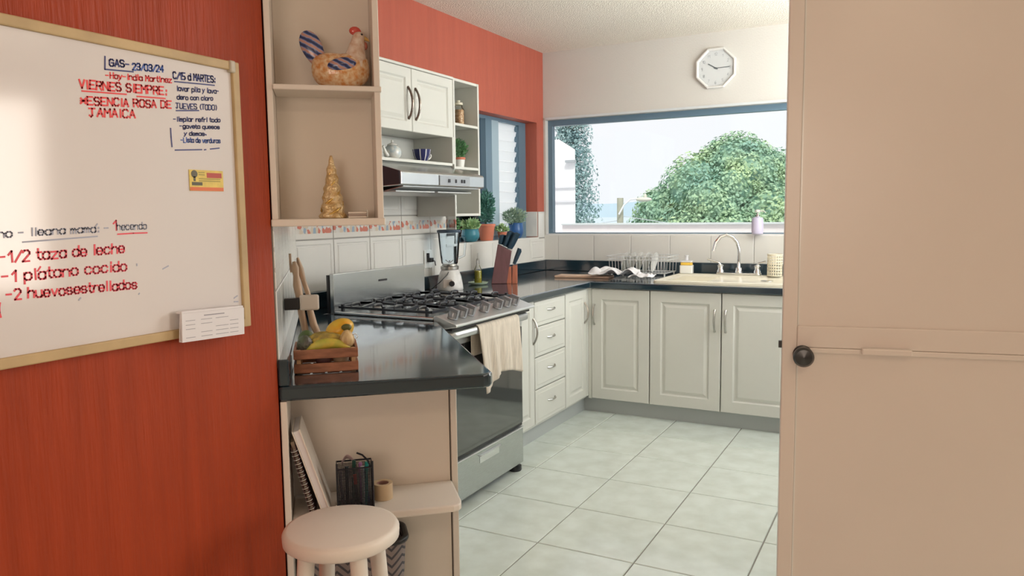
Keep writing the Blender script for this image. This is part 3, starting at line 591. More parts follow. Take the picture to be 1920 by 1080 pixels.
ppr = thing('paper_pad', 'white printed paper pad hanging from the lower corner of the whiteboard', 'paper', (-1.50, 1.27, 1.07))
TP = Matrix.Translation((-1.499, 1.268, 1.143)) @ Matrix.Rotation(R(-2), 4, 'X')
obj('sheet', M(TP).box(-.004, .0, -.092, .092, -.067, .0), 'paper', ppr); obj('sheet', M(TP @ Matrix.Rotation(R(4), 4, 'Y')).box(-.010, -.006, -.090, .096, -.068, .0), 'paper', ppr)
obj('top_fold', M(TP).box(-.020, .0005, -.093, .090, -.0005, .006), 'paper', ppr, bevel=.002)
b = M(TP)
for r_ in range(5):
    for c_ in range(4):
        if (r_ + c_) % 5 != 3: b.box(.0001, .0006, -.082 + c_ * .043, -.082 + c_ * .043 + .026 + .006 * ((r_ * 3 + c_) % 3), -.018 - r_ * .010, -.0168 - r_ * .010)
b.box(.0001, .0006, -.030, .030, -.0095, -.007); obj('print_text', b, mat('grey_print', (.35, .34, .38), .6), ppr)
# ================================================================== UPPER SHELF UNIT ITEMS
def glossy(n_, c, v=.15, s_=30, c2=None, r=.18): return mat(n_, c, r, var=v, vscale=s_, col2=c2, coat=.5)
hen = thing('ceramic_hen', 'painted ceramic hen with blue tail on the upper shelf', 'figurine', (*E2(.195, .065), 1.7205), 42)
FH = FE @ Matrix.Translation((.197, .065, 1.7205))
def hb(p, q):
    q = q.copy(); q.x += .012 * max(0, p.z) * p.x
    if p.z > .2: q.z += .018 * abs(p.x) * (1 if p.x > 0 else .8)
    return q
m_body = bpy.data.materials.new('orange_brown_hen_glaze'); m_body = mat('orange_brown_hen_glaze', (.62, .27, .08), .16, var=.5, vscale=85, col2=(.78, .62, .40), coat=.6, bump=.25, bscale=70)
obj('body', M(FH).ell((0, 0, .044), (.079, .045, .052), 28, 16, fn=hb, zmin=0), m_body, hen, smooth=180)
m_tail = bpy.data.materials.new('striped_tail_glaze'); m_tail.use_nodes = True
n = m_tail.node_tree.nodes; l = m_tail.node_tree.links; bs = n['Principled BSDF']; bs.inputs['Roughness'].default_value = .2
t = n.new('ShaderNodeTexCoord'); mp = n.new('ShaderNodeMapping'); mp.inputs['Rotation'].default_value = (0, R(-28), 0); wv = n.new('ShaderNodeTexWave'); wv.bands_direction = 'Z'; wv.inputs['Scale'].default_value = 17; wv.inputs['Distortion'].default_value = 1.5; wv.inputs['Detail Scale'].default_value = 3
l.new(t.outputs['Object'], mp.inputs[0]); l.new(mp.outputs[0], wv.inputs[0]); cr = n.new('ShaderNodeValToRGB')
for p, c in ((0, (.02, .03, .10)), (.35, (.05, .10, .28)), (.6, (.30, .32, .50)), (.85, (.50, .28, .24))):
    e = cr.color_ramp.elements[0] if p == 0 else cr.color_ramp.elements.new(p); e.position = p; e.color = (*c, 1)
cr.color_ramp.elements.remove(cr.color_ramp.elements[-1]); l.new(wv.outputs[0], cr.inputs[0]); l.new(cr.outputs[0], bs.inputs['Base Color'])
TT = FH @ Matrix.Translation((-.072, 0, .103)) @ Matrix.Rotation(R(-24), 4, 'Y')
obj('tail', M(TT).ell((0, 0, 0), (.028, .014, .056), 20, 14, fn=lambda p, q: Vector((q.x * (1 + .25 * p.z) , q.y, q.z))), m_tail, hen, smooth=180)
obj('wing', M(FH).ell((.002, -.036, .060), (.040, .014, .020), 18, 10, fn=lambda p, q: Vector((q.x, q.y, q.z + .006 * p.x))), m_tail, hen, smooth=180)
m_hn = glossy('cream_hen_neck_glaze', (.80, .70, .60), .3, 60, (.62, .42, .30))
hn = obj('neck', M(FH).tube([(.038, 0, .060), (.042, 0, .085), (.045, 0, .108), (.049, 0, .128), (.052, 0, .146), (.051, 0, .156)], [.036, .032, .025, .020, .017, .010], 18), m_hn, hen, smooth=60)
obj('comb', M(FH).ell((.042, 0, .160), (.016, .007, .012), 14, 8).ell((.050, 0, .157), (.010, .006, .010), 12, 8), mat('red_comb_glaze', (.62, .08, .06), .2, coat=.5), hen, smooth=180)
obj('beak', M(FH).tube([(.064, 0, .142), (.074, 0, .138), (.082, 0, .133)], [.007, .005, .001], 10), mat('ochre_beak_glaze', (.60, .38, .12), .25), hen, smooth=60)
obj('wattle', M(FH).ell((.070, 0, .120), (.006, .006, .011), 12, 8), mat('brown_wattle_glaze', (.40, .12, .08), .25), hen, smooth=180)
for sy in (-1, 1): obj('eye', M(FH).ell((.060, sy * .014, .148), (.003, .002, .003), 8, 6), 'black', hen, smooth=180)
# golden cone tree
gt = thing('cone_tree_ornament', 'golden lace cone tree ornament on the lower shelf of the end unit', 'ornament', (*E2(.162, .06), 1.361), 42)
prof = []
for i in range(40):
    t_ = i / 39; r_ = .034 * (1 - t_) ** .85 * (1 + .10 * math.sin(t_ * 42)) + .003; prof.append((r_, t_ * .175))
def wob(v_): return v_
mg = mat('pale_gold_lace', (.62, .42, .18), .35, metal=.35, var=.5, vscale=48, col2=(.80, .66, .42), bump=1., bscale=60)
b = M(FE @ Matrix.Translation((.162, .06, 1.361))).lathe(prof, seg=26)
for i, v_ in enumerate(b.v):
    c_ = FE @ Vector((.162, .06, 0)); d_ = Vector((v_.x - c_.x, v_.y - c_.y, 0)); k_ = 1 + .14 * noise.noise(v_ * 55); b.v[i] = Vector((c_.x + d_.x * k_, c_.y + d_.y * k_, v_.z))
obj('cone', b, mg, gt, smooth=180)
b = M(FE @ Matrix.Translation((.162, .06, 1.361))); 
for s0 in (0, 2.1, 4.2): b.tube([(.036 * (1 - t_ / 22) * math.cos(s0 + t_ * .42), .036 * (1 - t_ / 22) * math.sin(s0 + t_ * .42), .006 + t_ * .0078) for t_ in range(21)], .0028, 6)
obj('gold_ribbon', b, mat('shiny_gold_ribbon', (.72, .50, .16), .25, metal=.8), gt, smooth=60)
bxs = thing('coaster_stack', 'small stack of pale coasters in a holder right of the cone tree', 'coasters', (*E2(.231, .06), 1.361), 42)
for k in range(3): obj('coaster', M(FE).box(.203, .254, .03, .09, 1.3612 + k * .006, 1.3662 + k * .006), mat('coaster_grey', (.42, .34, .30), .5) if k % 2 else 'cream_in', bxs, bevel=.001)
obj('holder', M(FE).box(.2545, .258, .035, .085, 1.3612, 1.384), 'ceramic', bxs, bevel=.001)
# ================================================================== FRUIT CRATE (frame E)
cr_ = thing('fruit_crate', 'small slatted pine crate of fruit on the near worktop', 'crate', (*E2(.127, .235), .9005), 42)
u0, u1, v0, v1 = .034, .222, .150, .320
for (z0, z1, mtn) in ((.903, .930, 'crate'), (.944, .972, 'crate')):
    for va in (v0, v1 - .008): obj('slat', M(FE).box(u0, u1, va, va + .008, z0, z1), mtn, cr_, bevel=.0015)
    for ua in (u0, u1 - .008): obj('slat', M(FE).box(ua, ua + .008, v0 + .0082, v1 - .0082, z0, z1), mtn, cr_, bevel=.0015)
for ua in (u0 + .0082, u1 - .0202):
    for va in (v0 + .0082, v1 - .0202): obj('corner_post', M(FE).box(ua, ua + .012, va, va + .012, .9005, .971), 'wood', cr_, bevel=.001)
for k in range(4): obj('slat', M(FE).box(u0 + .010 + k * .043, u0 + .010 + k * .043 + .036, v0 + .009, v1 - .009, .9006, .9028), 'crate', cr_)
def fruit(name, b, mt, label, cat, group='fruit in the crate', parts=()):
    if not parts: return obj(name, b, mt, label=label, cat=cat, group=group, smooth=180)
    lo = [min(v[i] for v in b.v) for i in range(3)]; hi = [max(v[i] for v in b.v) for i in range(3)]
    t_ = thing(name, label, cat, ((lo[0] + hi[0]) / 2, (lo[1] + hi[1]) / 2, lo[2]), 0, group); obj('flesh', b, mt, t_, smooth=180)
    for nm, pb_, pm in parts: obj(nm, pb_, pm, t_, smooth=180)
    return t_
mban = mat('ripe_banana_skin', (.72, .50, .07), .45, var=.5, vscale=26, col2=(.42, .42, .06), stretch=(1, 1, 1))
mban2 = mat('spotted_banana_skin', (.66, .46, .07), .45, var=.6, vscale=40, col2=(.30, .22, .06))
def banana(P, r, mt, label):
    n_ = len(P); rr = [r * (.28, .75, .98, 1., .98, .9, .6, .22)[min(i, 7)] for i in range(n_)]
    fruit('banana', M(FE).tube(P, rr, 10), mt, label, 'banana', 'bananas in the crate', [('stem', M(FE).tube([P[0], (P[0][0] - .006, P[0][1] - .002, P[0][2] + .003)], .0035, 6), mat('brown_stem', (.10, .07, .04), .7)), ('tip', M(FE).tube([P[-1], (P[-1][0] + .005, P[-1][1], P[-1][2] + .001)], .0032, 6), mat('dark_tip', (.05, .04, .03), .7))])
def arc(u_, v_, z, L, hgt, n_=8, dv=0.): return [(u_ + L * i / (n_ - 1), v_ + dv * i / (n_ - 1), z + hgt * math.sin(math.pi * i / (n_ - 1))) for i in range(n_)]
banana(arc(.072, .178, .966, .128, .018, dv=.006), .0165, mban, 'front yellow-green banana lying along the crate rim')
banana(arc(.080, .212, .974, .120, .022, dv=.004), .0165, mban2, 'brown-spotted banana just behind the front one')
banana(arc(.066, .245, .978, .11, .018, dv=.01), .016, mban2, 'rear banana leaning towards the orange papaya')
mpap = mat('orange_papaya_skin', (.80, .33, .02), .35, var=.3, vscale=22, col2=(.72, .46, .04))
fruit('papaya', M(FE @ Matrix.Translation((.172, .262, 1.012)) @ Matrix.Rotation(R(-25), 4, 'Y')).ell((0, 0, 0), (.044, .033, .032), 22, 14, fn=lambda p, q: q * (1 + .05 * math.cos(4 * math.atan2(p.y, p.z)))), mpap, 'round orange papaya at the top of the crate', 'papaya', parts=[('scar', M(FE).ell((.192, .224, 1.024), (.016, .010, .011), 12, 8), mat('dark_olive_scar', (.10, .10, .02), .5))])
mon = mat('striped_tan_onion_skin', (.68, .50, .26), .35, var=.5, vscale=9, stretch=(9, 9, .8), col2=(.45, .26, .10))
fruit('onion', M(FE).ell((.192, .196, .990), (.023, .022, .024), 18, 12, fn=lambda p, q: Vector((q.x, q.y, q.z + .007 * max(0, p.z) ** 4))), mon, 'tan striped onion at the right end of the crate', 'onion', parts=[('root_tuft', M(FE).tube([(.205, .19, 1.004), (.218, .188, 1.008), (.224, .188, 1.0), (.220, .188, .993)], .0014, 5), 'ceramic')])
mav = mat('purple_green_avocado_skin', (.09, .05, .07), .35, var=.3, vscale=14, col2=(.08, .12, .05), bump=.4, bscale=90)
fruit('avocado', M(FE).ell((.067, .198, .980), (.024, .024, .030), 18, 12), mav, 'dark purple-green avocado at the left end of the crate', 'avocado')
fruit('avocado', M(FE).ell((.070, .268, .985), (.026, .026, .030), 18, 12), mat('green_avocado_skin', (.10, .16, .05), .35, var=.3), 'green avocado behind the dark one in the crate', 'avocado')
fruit('beetroot', M(FE).ell((.120, .205, .936), (.026, .025, .024), 16, 10), mat('dark_beet_skin', (.12, .05, .05), .6, var=.3), 'dark beetroot seen through the front slats of the crate', 'beetroot')
fruit('potato', M(FE).ell((.172, .200, .934), (.024, .026, .022), 16, 10), mat('brown_potato_skin', (.40, .26, .16), .7, var=.3), 'brown potato low in the crate behind its slats', 'potato')
# ================================================================== UTENSILS on the slanting wall
hk = thing('utensil_rack', 'black and beige wall holder for wooden tongs by the near worktop', 'utensil rack', (*E2(.03, .42), 1.10), 42)
Fr = FE
obj('bracket', M(Fr).box(.006, .052, .300, .328, 1.075, 1.112), 'black', hk, bevel=.003)
obj('clip', M(Fr).box(.0525, .112, .300, .328, 1.072, 1.120), mat('beige_clip', (.62, .56, .50), .5), hk, bevel=.006)
def spoon(P, rr, label, extra=None):
    t_ = thing('wooden_tool', label, 'utensil', tuple(FE @ Vector((P[-1][0], P[-1][1], P[-1][2]))), 42, 'wooden tools on the wall rack')
    obj('handle', M(FE).tube(P, rr, 10), 'tool_wood', t_, smooth=60)
    if extra: extra(t_)
MT['tool_wood'] = mat('weathered_wooden_tool', (.62, .44, .30), .55, var=.3, vscale=10, stretch=(4, 4, 1))
spoon([(.040, .345, 1.225), (.042, .345, 1.205), (.044, .345, 1.18), (.046, .345, 1.15), (.052, .345, 1.11), (.056, .345, 1.06), (.066, .345, 1.0), (.076, .345, .965)], [.005, .012, .009, .013, .012, .011, .011, .008], 'pale wooden pestle nearest the wall in the rack')
spoon([(.050, .375, 1.235), (.056, .372, 1.20), (.066, .368, 1.16), (.078, .362, 1.12), (.082, .35, 1.07), (.092, .345, 1.02), (.106, .34, .985), (.110, .34, .968)], [.004, .011, .008, .008, .010, .012, .010, .006], 'pale wooden spoon further from the wall in the rack')
spoon([(.028, .352, 1.250), (.028, .352, 1.215), (.030, .352, 1.19)], [.004, .004, .004], 'thin dark stick poking up behind the wooden pestle')
# ================================================================== SHELF ITEMS (notebooks, pens, tape)
def lean(du, v_a, z0, ang): return FE @ Matrix.Translation((du, v_a, z0)) @ Matrix.Rotation(R(-ang), 4, 'Y')
wbk = thing('box_file', 'white hardback file leaning in the open shelf by the red wall', 'file', (*E2(.10, .1), .5145), 42)
FL1 = lean(.122, .012, .5205, 17)
obj('cover', M(FL1).box(-.0, .004, 0, .165, 0, .262), 'cream', wbk, bevel=.001); obj('cover', M(FL1).box(-.020, -.016, 0, .165, 0, .262), 'cream', wbk, bevel=.001)
obj('pages', M(FL1).box(-.0158, -.0002, .003, .162, .003, .259), 'paper', wbk)
nb = thing('spiral_notebook', 'dark spiral notebook leaning under the white file', 'notebook', (*E2(.07, .1), .5145), 42)
FL2 = lean(.085, .010, .5180, 13.3)
MT['nb'] = mat('dark_maroon_cover', (.06, .02, .02), .45)
obj('cover', M(FL2).box(-.002, 0, 0, .16, 0, .215), 'nb', nb); obj('pages', M(FL2).box(-.012, -.0022, .012, .158, .002, .224), mat('aged_page_block', (.36, .27, .20), .8, var=.3, vscale=40), nb); obj('cover', M(FL2).box(-.0145, -.0125, 0, .16, 0, .212), 'nb', nb)
b = M(FL2)
for k in range(16): b.tube([(-.0075 + .0095 * math.cos(a * math.pi / 4), .004 + .009 * math.sin(a * math.pi / 4), .012 + k * .0125) for a in range(8)], .0013, 5, closed=True)
obj('spiral_binding', b, 'steel_lt', nb, smooth=180)
# pen holder
PX, PV_ = .197, .075
ph = thing('pen_holder', 'black wire mesh pen holder on the low shelf', 'pen holder', (*E2(PX, PV_), .5145), 42)
mm_ = bpy.data.materials.new('black_wire_mesh'); mm_.use_nodes = True; n = mm_.node_tree.nodes; l = mm_.node_tree.links; bs = n['Principled BSDF']; bs.inputs['Base Color'].default_value = (.012, .013, .02, 1); bs.inputs['Roughness'].default_value = .4
FP = FE @ Matrix.Translation((PX, PV_, .5145))
def wire_side(z0, z1, hw, hv, step):
    b = M(FP); n_ = int(2 * hw / step)
    for i in range(n_ + 1):
        x = -hw + 2 * hw * i / n_
        for vv in (-hv, hv): b.box(x - .0008, x + .0008, vv - .0008, vv + .0008, z0, z1)
    n2 = int(2 * hv / step)
    for i in range(1, n2):
        vv = -hv + 2 * hv * i / n2
        for x in (-hw, hw): b.box(x - .0008, x + .0008, vv - .0008, vv + .0008, z0, z1)
    for i in range(int((z1 - z0) / step) + 1):
        z = z0 + i * step
        for vv in (-hv, hv): b.box(-hw, hw, vv - .0008, vv + .0008, z - .0008, z + .0008)
        for x in (-hw, hw): b.box(x - .0008, x + .0008, -hv, hv, z - .0008, z + .0008)
    return b
obj('mesh_wall', wire_side(.002, .118, .050, .038, .0045), mm_, ph, kind='stuff')
obj('rim', M(FP).tube([(-.051, -.039, .122), (.051, -.039, .122), (.051, .039, .122), (-.051, .039, .122)], .0028, 6, closed=True).box(-.050, .050, -.038, .038, 0, .002), mm_, ph)
for sx2 in (-1, 1): obj('corner_wire', M(FP).tube([(sx2 * .051, -.039, .0), (sx2 * .051, -.039, .140)], .0028, 6), mm_, ph)
obj('handle_wire', M(FP).tube([(.008, 0, .156), (.024, -.006, .150), (.038, -.02, .138), (.046, -.034, .122)], .003, 6), mm_, ph)
pens = [(-.036, .0, (.30, .26, .30), 'grey pen at the left of the mesh holder'), (-.022, -.014, (.03, .05, .06), 'black marker left of centre in the mesh holder'), (-.006, .008, (.02, .08, .06), 'dark green pen behind the middle of the mesh holder'), (.006, -.020, (.70, .08, .05), 'red-capped marker in the mesh holder'), (.018, .012, (.40, .18, .42), 'purple pen in the mesh holder'), (.030, -.016, (.02, .30, .28), 'teal marker in the mesh holder'), (.038, .004, (.03, .06, .28), 'navy pen at the right of the mesh holder'), (.022, -.026, (.55, .58, .62), 'silver pen slanting in the mesh holder')]
for i, (x, y, c, lb) in enumerate(pens):
    mp_ = mat('pen_colour', c, .35); dx = (i % 3 - 1) * .006; top = .112 + .01 * (i % 3)
    if i == 3: top = .098
    t_ = thing('pen', lb, 'pen', tuple(FP @ Vector((x, y, .003))), 42, 'pens in the mesh holder')
    obj('barrel', M(FP).tube([(x, y, .003), (x + dx * .75, y, top - .03)], .0042, 8), 'black' if i in (1, 3) else mp_, t_, smooth=50)
    obj('cap', M(FP).tube([(x + dx * .75, y, top - .0295), (x + dx, y, top)], .0056, 8), mp_, t_, smooth=50)
pk = obj('tissue_paper', M(FP).grid(lambda a, b_: (-.036 + .05 * a, .012 + .02 * b_ + .004 * math.sin(9 * a), .100 + .05 * math.sin(math.pi * min(1, a * .8 + .2)) - .018 * b_), 10, 5), mat('pinkish_paper', (.62, .48, .48), .8), solid=.001, smooth=180, label='crumpled pinkish paper poking out of the mesh holder', cat='paper')
tp = thing('tape_roll', 'brown roll of tape beside the mesh pen holder', 'tape', (*E2(.278, .10), .5145), 42)
FT = FE @ Matrix.Translation((.280, .105, .5145))
obj('tape', M(FT).lathe([(.019, 0), (.030, 0), (.030, .048), (.019, .048), (.019, 0)], seg=28, cap=False), mat('tan_tape', (.58, .44, .28), .4), tp, smooth=40)
obj('core', M(FT).lathe([(.0165, 0), (.0188, 0), (.0188, .046), (.0165, .046), (.0165, 0)], seg=28, cap=False), mat('brown_cardboard_core', (.32, .17, .14), .8), tp, smooth=40)
# ================================================================== STOOL + BASKET
SX, SY = -1.243, 1.403
st = thing('round_stool', 'cream painted round stool in front of the end cabinet', 'stool', (SX, SY, 0), 20)
FS = FR(SX, SY, 0, 20)
obj('seat', M(FS).lathe([(.0, .560), (.115, .560), (.134, .563), (.1425, .570), (.1435, .590), (.139, .598), (.130, .601), (.0, .602)], seg=56, cap=False), 'cream', st, smooth=50)
for k in range(4):
    a = R(45 + 90 * k); c_, s_ = math.cos(a), math.sin(a)
    lg = M(FS).tube([(c_ * .092, s_ * .092, .560), (c_ * .105, s_ * .105, .40), (c_ * .120, s_ * .120, .20), (c_ * .135, s_ * .135, 0)], [.021, .020, .018, .015], 14); obj('leg', lg, 'cream', st, smooth=60)
for k in range(4):
    a = R(45 + 90 * k); a2 = R(135 + 90 * k); z = .20 + .04 * (k % 2); q = .1205 - .0035 * (k % 2)
    obj('rung', M(FS).tube([(math.cos(a) * q, math.sin(a) * q, z), (math.cos(a2) * q, math.sin(a2) * q, z)], .009, 10), 'cream', st, smooth=60)
bk = thing('woven_basket', 'grey woven basket with a black rim under the low shelf', 'basket', (*E2(.20, .03), 0), 42)
mw = bpy.data.materials.new('grey_herringbone_weave'); mw.use_nodes = True; n = mw.node_tree.nodes; l = mw.node_tree.links; bs = n['Principled BSDF']; bs.inputs['Roughness'].default_value = .7
t = n.new('ShaderNodeTexCoord'); sp = n.new('ShaderNodeSeparateXYZ'); l.new(t.outputs['Object'], sp.inputs[0])
pp = n.new('ShaderNodeMath'); pp.operation = 'PINGPONG'; pp.inputs[1].default_value = .032; l.new(sp.outputs['X'], pp.inputs[0])
ad = n.new('ShaderNodeMath'); ad.operation = 'ADD'; l.new(pp.outputs[0], ad.inputs[0]); l.new(sp.outputs['Z'], ad.inputs[1])
p2 = n.new('ShaderNodeMath'); p2.operation = 'PINGPONG'; p2.inputs[1].default_value = .013; l.new(ad.outputs[0], p2.inputs[0])
gt_ = n.new('ShaderNodeMath'); gt_.operation = 'GREATER_THAN'; gt_.inputs[1].default_value = .0085; l.new(p2.outputs[0], gt_.inputs[0])
mx = n.new('ShaderNodeMix'); mx.data_type = 'RGBA'; l.new(gt_.outputs[0], mx.inputs['Factor']); mx.inputs[6].default_value = (.24, .20, .19, 1); mx.inputs[7].default_value = (.06, .06, .07, 1); l.new(mx.outputs[2], bs.inputs['Base Color'])
bp_ = n.new('ShaderNodeBump'); bp_.inputs['Strength'].default_value = .5; bp_.inputs['Distance'].default_value = .004; l.new(p2.outputs[0], bp_.inputs['Height']); l.new(bp_.outputs[0], bs.inputs['Normal'])
def rrect(hw, hv, r, n_=6):
    P = []
    for cx_, cy_, a0 in ((hw - r, hv - r, 0), (-hw + r, hv - r, 90), (-hw + r, -hv + r, 180), (hw - r, -hv + r, 270)):
        for i in range(n_ + 1): a = R(a0 + 90 * i / n_); P.append((cx_ + r * math.cos(a), cy_ + r * math.sin(a)))
    return P
FBk = FE @ Matrix.Translation((.19, .118, 0)); b = M(FBk); rings = [(0, .80), (.02, .82), (.2, .92), (.385, 1.0), (.385, .965), (.02, .79)]; vs_ = []; fs = []
for z, s_ in rings: vs_ += [(x * s_, y * s_, z + .002) for x, y in rrect(.153, .072, .04)]
N_ = len(rrect(.153, .072, .04))
for i in range(len(rings) - 1):
    for k in range(N_): fs.append((i * N_ + k, i * N_ + (k + 1) % N_, (i + 1) * N_ + (k + 1) % N_, (i + 1) * N_ + k))
fs.append(tuple(range(N_))[::-1]); fs.append(tuple((len(rings) - 1) * N_ + k for k in range(N_))); b.add(vs_, fs); obj('body', b, mw, bk, smooth=50)
obj('rim', M(FBk).tube([(x * 1.0, y * 1.0, .396) for x, y in rrect(.153, .072, .04)], .010, 8, closed=True), 'black', bk, smooth=60)
# ================================================================== DOOR (foreground right)
DA = 11.2
door = obj('door_1', M(FR(-.303, 2.056, 0, DA)).box(0, .80, .0, .036, .012, 2.10), 'door', kind='structure', origin=(.09, 2.13, .012))
FD = FR(-.303, 2.056, 0, DA)
obj('stile', M(FD).box(0, .036, -.006, -.0002, .012, 2.10), 'door', door, bevel=.003); obj('stile', M(FD).box(.765, .80, -.006, -.0002, .012, 2.10), 'door', door, bevel=.003)
obj('rail', M(FD).box(.0362, .7648, -.006, -.0002, 1.014, 1.070), 'door', door, bevel=.003); obj('rail', M(FD).box(.0362, .7648, -.0085, -.0002, 1.000, 1.0138), 'door', door, bevel=.003)
obj('rail', M(FD).box(.0362, .7648, -.006, -.0002, 2.03, 2.10), 'door', door, bevel=.003); obj('rail', M(FD).box(.0362, .7648, -.006, -.0002, .012, .10), 'door', door, bevel=.003)
obj('highlight_bead', M(FD).box(.0365, .040, -.0035, -.0002, 1.072, 2.028).box(.0365, .040, -.0035, -.0002, .102, .998), 'ceramic', door)  # white strips paint the highlight along the moulding's edge
obj('finger_pull', M(FD).box(.188, .302, -.030, -.0090, 1.004, 1.020), 'door', door, bevel=.003)
kn = obj('door_knob', M(FD @ Matrix.Translation((.050, -.0065, .996)) @ Matrix.Rotation(R(90), 4, 'X')).lathe([(.024, 0), (.024, .004), (.012, .008), (.011, .022), (.020, .028), (.0255, .036), (.0255, .044), (.020, .051), (.0, .053)], seg=28, cap=False), mat('black_satin_knob', (.015, .018, .02), .3, coat=.3), door, smooth=40, label='round black knob')
obj('door_knob', M(FD @ Matrix.Translation((.045, .0365, 1.018)) @ Matrix.Rotation(R(-90), 4, 'X')).lathe([(.020, 0), (.020, .004), (.010, .008), (.010, .040), (.017, .046), (.019, .054), (.019, .066), (.012, .070), (.0, .071)], seg=24, cap=False), 'black', door, smooth=40)
obj('latch_bolt', M(FD).box(-.008, -.0002, .012, .024, 1.008, 1.026), 'black', door)
# ================================================================== OPEN SHELF ITEMS
def vlathe(b, prof, c, seg=24, **k): return b.lathe(prof, c, seg, **k)
tpt = thing('teapot', 'white floral teapot on the shelf over the hood', 'teapot', (-2.51, 3.345, 1.6595))
c = (-2.51, 3.345, 1.6595); MT['floral'] = mat('white_floral_porcelain', (.76, .75, .70), .15, var=.3, vscale=38, col2=(.45, .55, .60), coat=.5)
obj('body', M().lathe([(.025, 0), (.034, .004), (.047, .022), (.050, .042), (.044, .062), (.030, .074), (.026, .077)], c, 26), 'floral', tpt, smooth=50)
obj('lid', M().lathe([(.029, .0775), (.026, .083), (.012, .090), (.005, .093), (.008, .099), (.006, .106), (.0, .108)], c, 22, cap=False), 'ceramic', tpt, smooth=50)
obj('spout', M().tube([(c[0], c[1] - .043, c[2] + .022), (c[0], c[1] - .062, c[2] + .036), (c[0], c[1] - .070, c[2] + .055), (c[0], c[1] - .082, c[2] + .070)], [.012, .010, .007, .006], 12), 'ceramic', tpt, smooth=60)
obj('handle', M().tube([(c[0], c[1] + .040 + .030 * math.sin(math.pi * t_ / 9), c[2] + .062 - .046 * t_ / 9) for t_ in range(10)], .005, 8), 'floral', tpt, smooth=60)
cup = thing('striped_cup', 'navy cup with white stripes on the shelf beside the teapot', 'cup', (-2.50, 3.605, 1.6595)); c = (-2.50, 3.605, 1.6595)
ms = bpy.data.materials.new('navy_white_striped_glaze'); ms.use_nodes = True; n = ms.node_tree.nodes; l = ms.node_tree.links; bs = n['Principled BSDF']; bs.inputs['Roughness'].default_value = .15
t = n.new('ShaderNodeTexCoord'); sp = n.new('ShaderNodeSeparateXYZ'); l.new(t.outputs['Object'], sp.inputs[0]); at = n.new('ShaderNodeMath'); at.operation = 'ARCTAN2'; l.new(sp.outputs[0], at.inputs[0]); l.new(sp.outputs[1], at.inputs[1])
q = n.new('ShaderNodeMath'); q.operation = 'PINGPONG'; q.inputs[1].default_value = .34; l.new(at.outputs[0], q.inputs[0]); q2 = n.new('ShaderNodeMath'); q2.operation = 'LESS_THAN'; q2.inputs[1].default_value = .06; l.new(q.outputs[0], q2.inputs[0])
mx = n.new('ShaderNodeMix'); mx.data_type = 'RGBA'; l.new(q2.outputs[0], mx.inputs['Factor']); mx.inputs[6].default_value = (.025, .03, .12, 1); mx.inputs[7].default_value = (.75, .75, .75, 1); l.new(mx.outputs[2], bs.inputs['Base Color'])
obj('bowl', M().lathe([(.026, 0), (.030, .003), (.034, .012), (.048, .040), (.054, .072), (.052, .072), (.045, .040), (.028, .014), (0, .012)], c, 32, cap=False), ms, cup, smooth=50)
obj('handle', M().tube([(c[0] + .01, c[1] + .046 + .030 * math.sin(math.pi * t_ / 9), c[2] + .060 - .042 * t_ / 9) for t_ in range(10)], .005, 8), 'ceramic', cup, smooth=60)
jr = thing('nut_jar', 'glass jar of brown nuts in the top compartment', 'jar', (-2.50, 4.005, 1.8965)); c = (-2.50, 4.005, 1.8965)
obj('contents', M().lathe([(.030, .003), (.034, .006), (.034, .095), (.030, .10)], c, 20), mat('brown_nuts', (.46, .25, .12), .6, var=.7, vscale=70, col2=(.70, .52, .32), bump=1, bscale=80), jr, smooth=50)
obj('glass', M().lathe([(.032, 0), (.036, .004), (.036, .10), (.026, .115), (.024, .128)], c, 22, cap=False), 'glass', jr, smooth=50)
obj('lid', M().lathe([(.027, .1285), (.028, .130), (.028, .142), (.010, .146), (.012, .156), (0, .158)], c, 20, cap=False), mat('cream_lid', (.70, .66, .52), .4), jr, smooth=50)
def leaves(name, c, rad, n_, size, mt, parent, squash=1., seed=1, shape='ball', **k):
    rg = random.Random(seed); b = M(); vs_ = []; fs = []
    for i in range(n_):
        while True:
            p = Vector((rg.uniform(-1, 1), rg.uniform(-1, 1), rg.uniform(-1, 1)))
            if p.length < 1 and p.length > .25: break
        if shape == 'cone': k_ = (1 - (p.z + 1) / 2) * .95 + .05; p.x *= k_; p.y *= k_
        q = Vector((p.x * rad[0], p.y * rad[1], p.z * rad[2])) + Vector(c)
        d_ = Vector((p.x, p.y, p.z * .6 + .35 + rg.uniform(-.3, .3))).normalized(); s_ = d_.cross(Vector((rg.uniform(-1, 1), rg.uniform(-1, 1), rg.uniform(-1, 1)))).normalized(); L = size * rg.uniform(.6, 1.3); nrm = d_.cross(s_) * L * .15
        b0 = len(vs_); vs_ += [q - d_ * L * .5, q + s_ * L * .24 * squash + nrm, q + d_ * L * .5, q - s_ * L * .24 * squash + nrm, q - nrm * .6]
        fs += [(b0, b0 + 1, b0 + 4), (b0 + 1, b0 + 2, b0 + 4), (b0 + 2, b0 + 3, b0 + 4), (b0 + 3, b0, b0 + 4)]
    b.add(vs_, fs)
    return obj(name, b, mt, parent, solid=.0002 if False else 0, kind='stuff', **k)
pl = thing('potted_plant', 'small green plant in a white and terracotta pot on the middle shelf', 'plant', (-2.49, 3.99, 1.6445)); c = (-2.49, 3.99, 1.6445)
obj('pot', M().lathe([(.024, 0), (.028, .002), (.034, .046), (.034, .050), (.031, .050), (.028, .020), (0, .020)], c, 22, cap=False), 'ceramic', pl, smooth=50)
obj('pot_rim', M().lathe([(.0345, .0505), (.037, .051), (.037, .064), (.033, .064), (.032, .0505)], c, 22, cap=False), 'terracotta', pl, smooth=50)
leaves('foliage', (c[0], c[1], c[2] + .120), (.045, .065, .060), 420, .020, 'leaf', pl, seed=3)
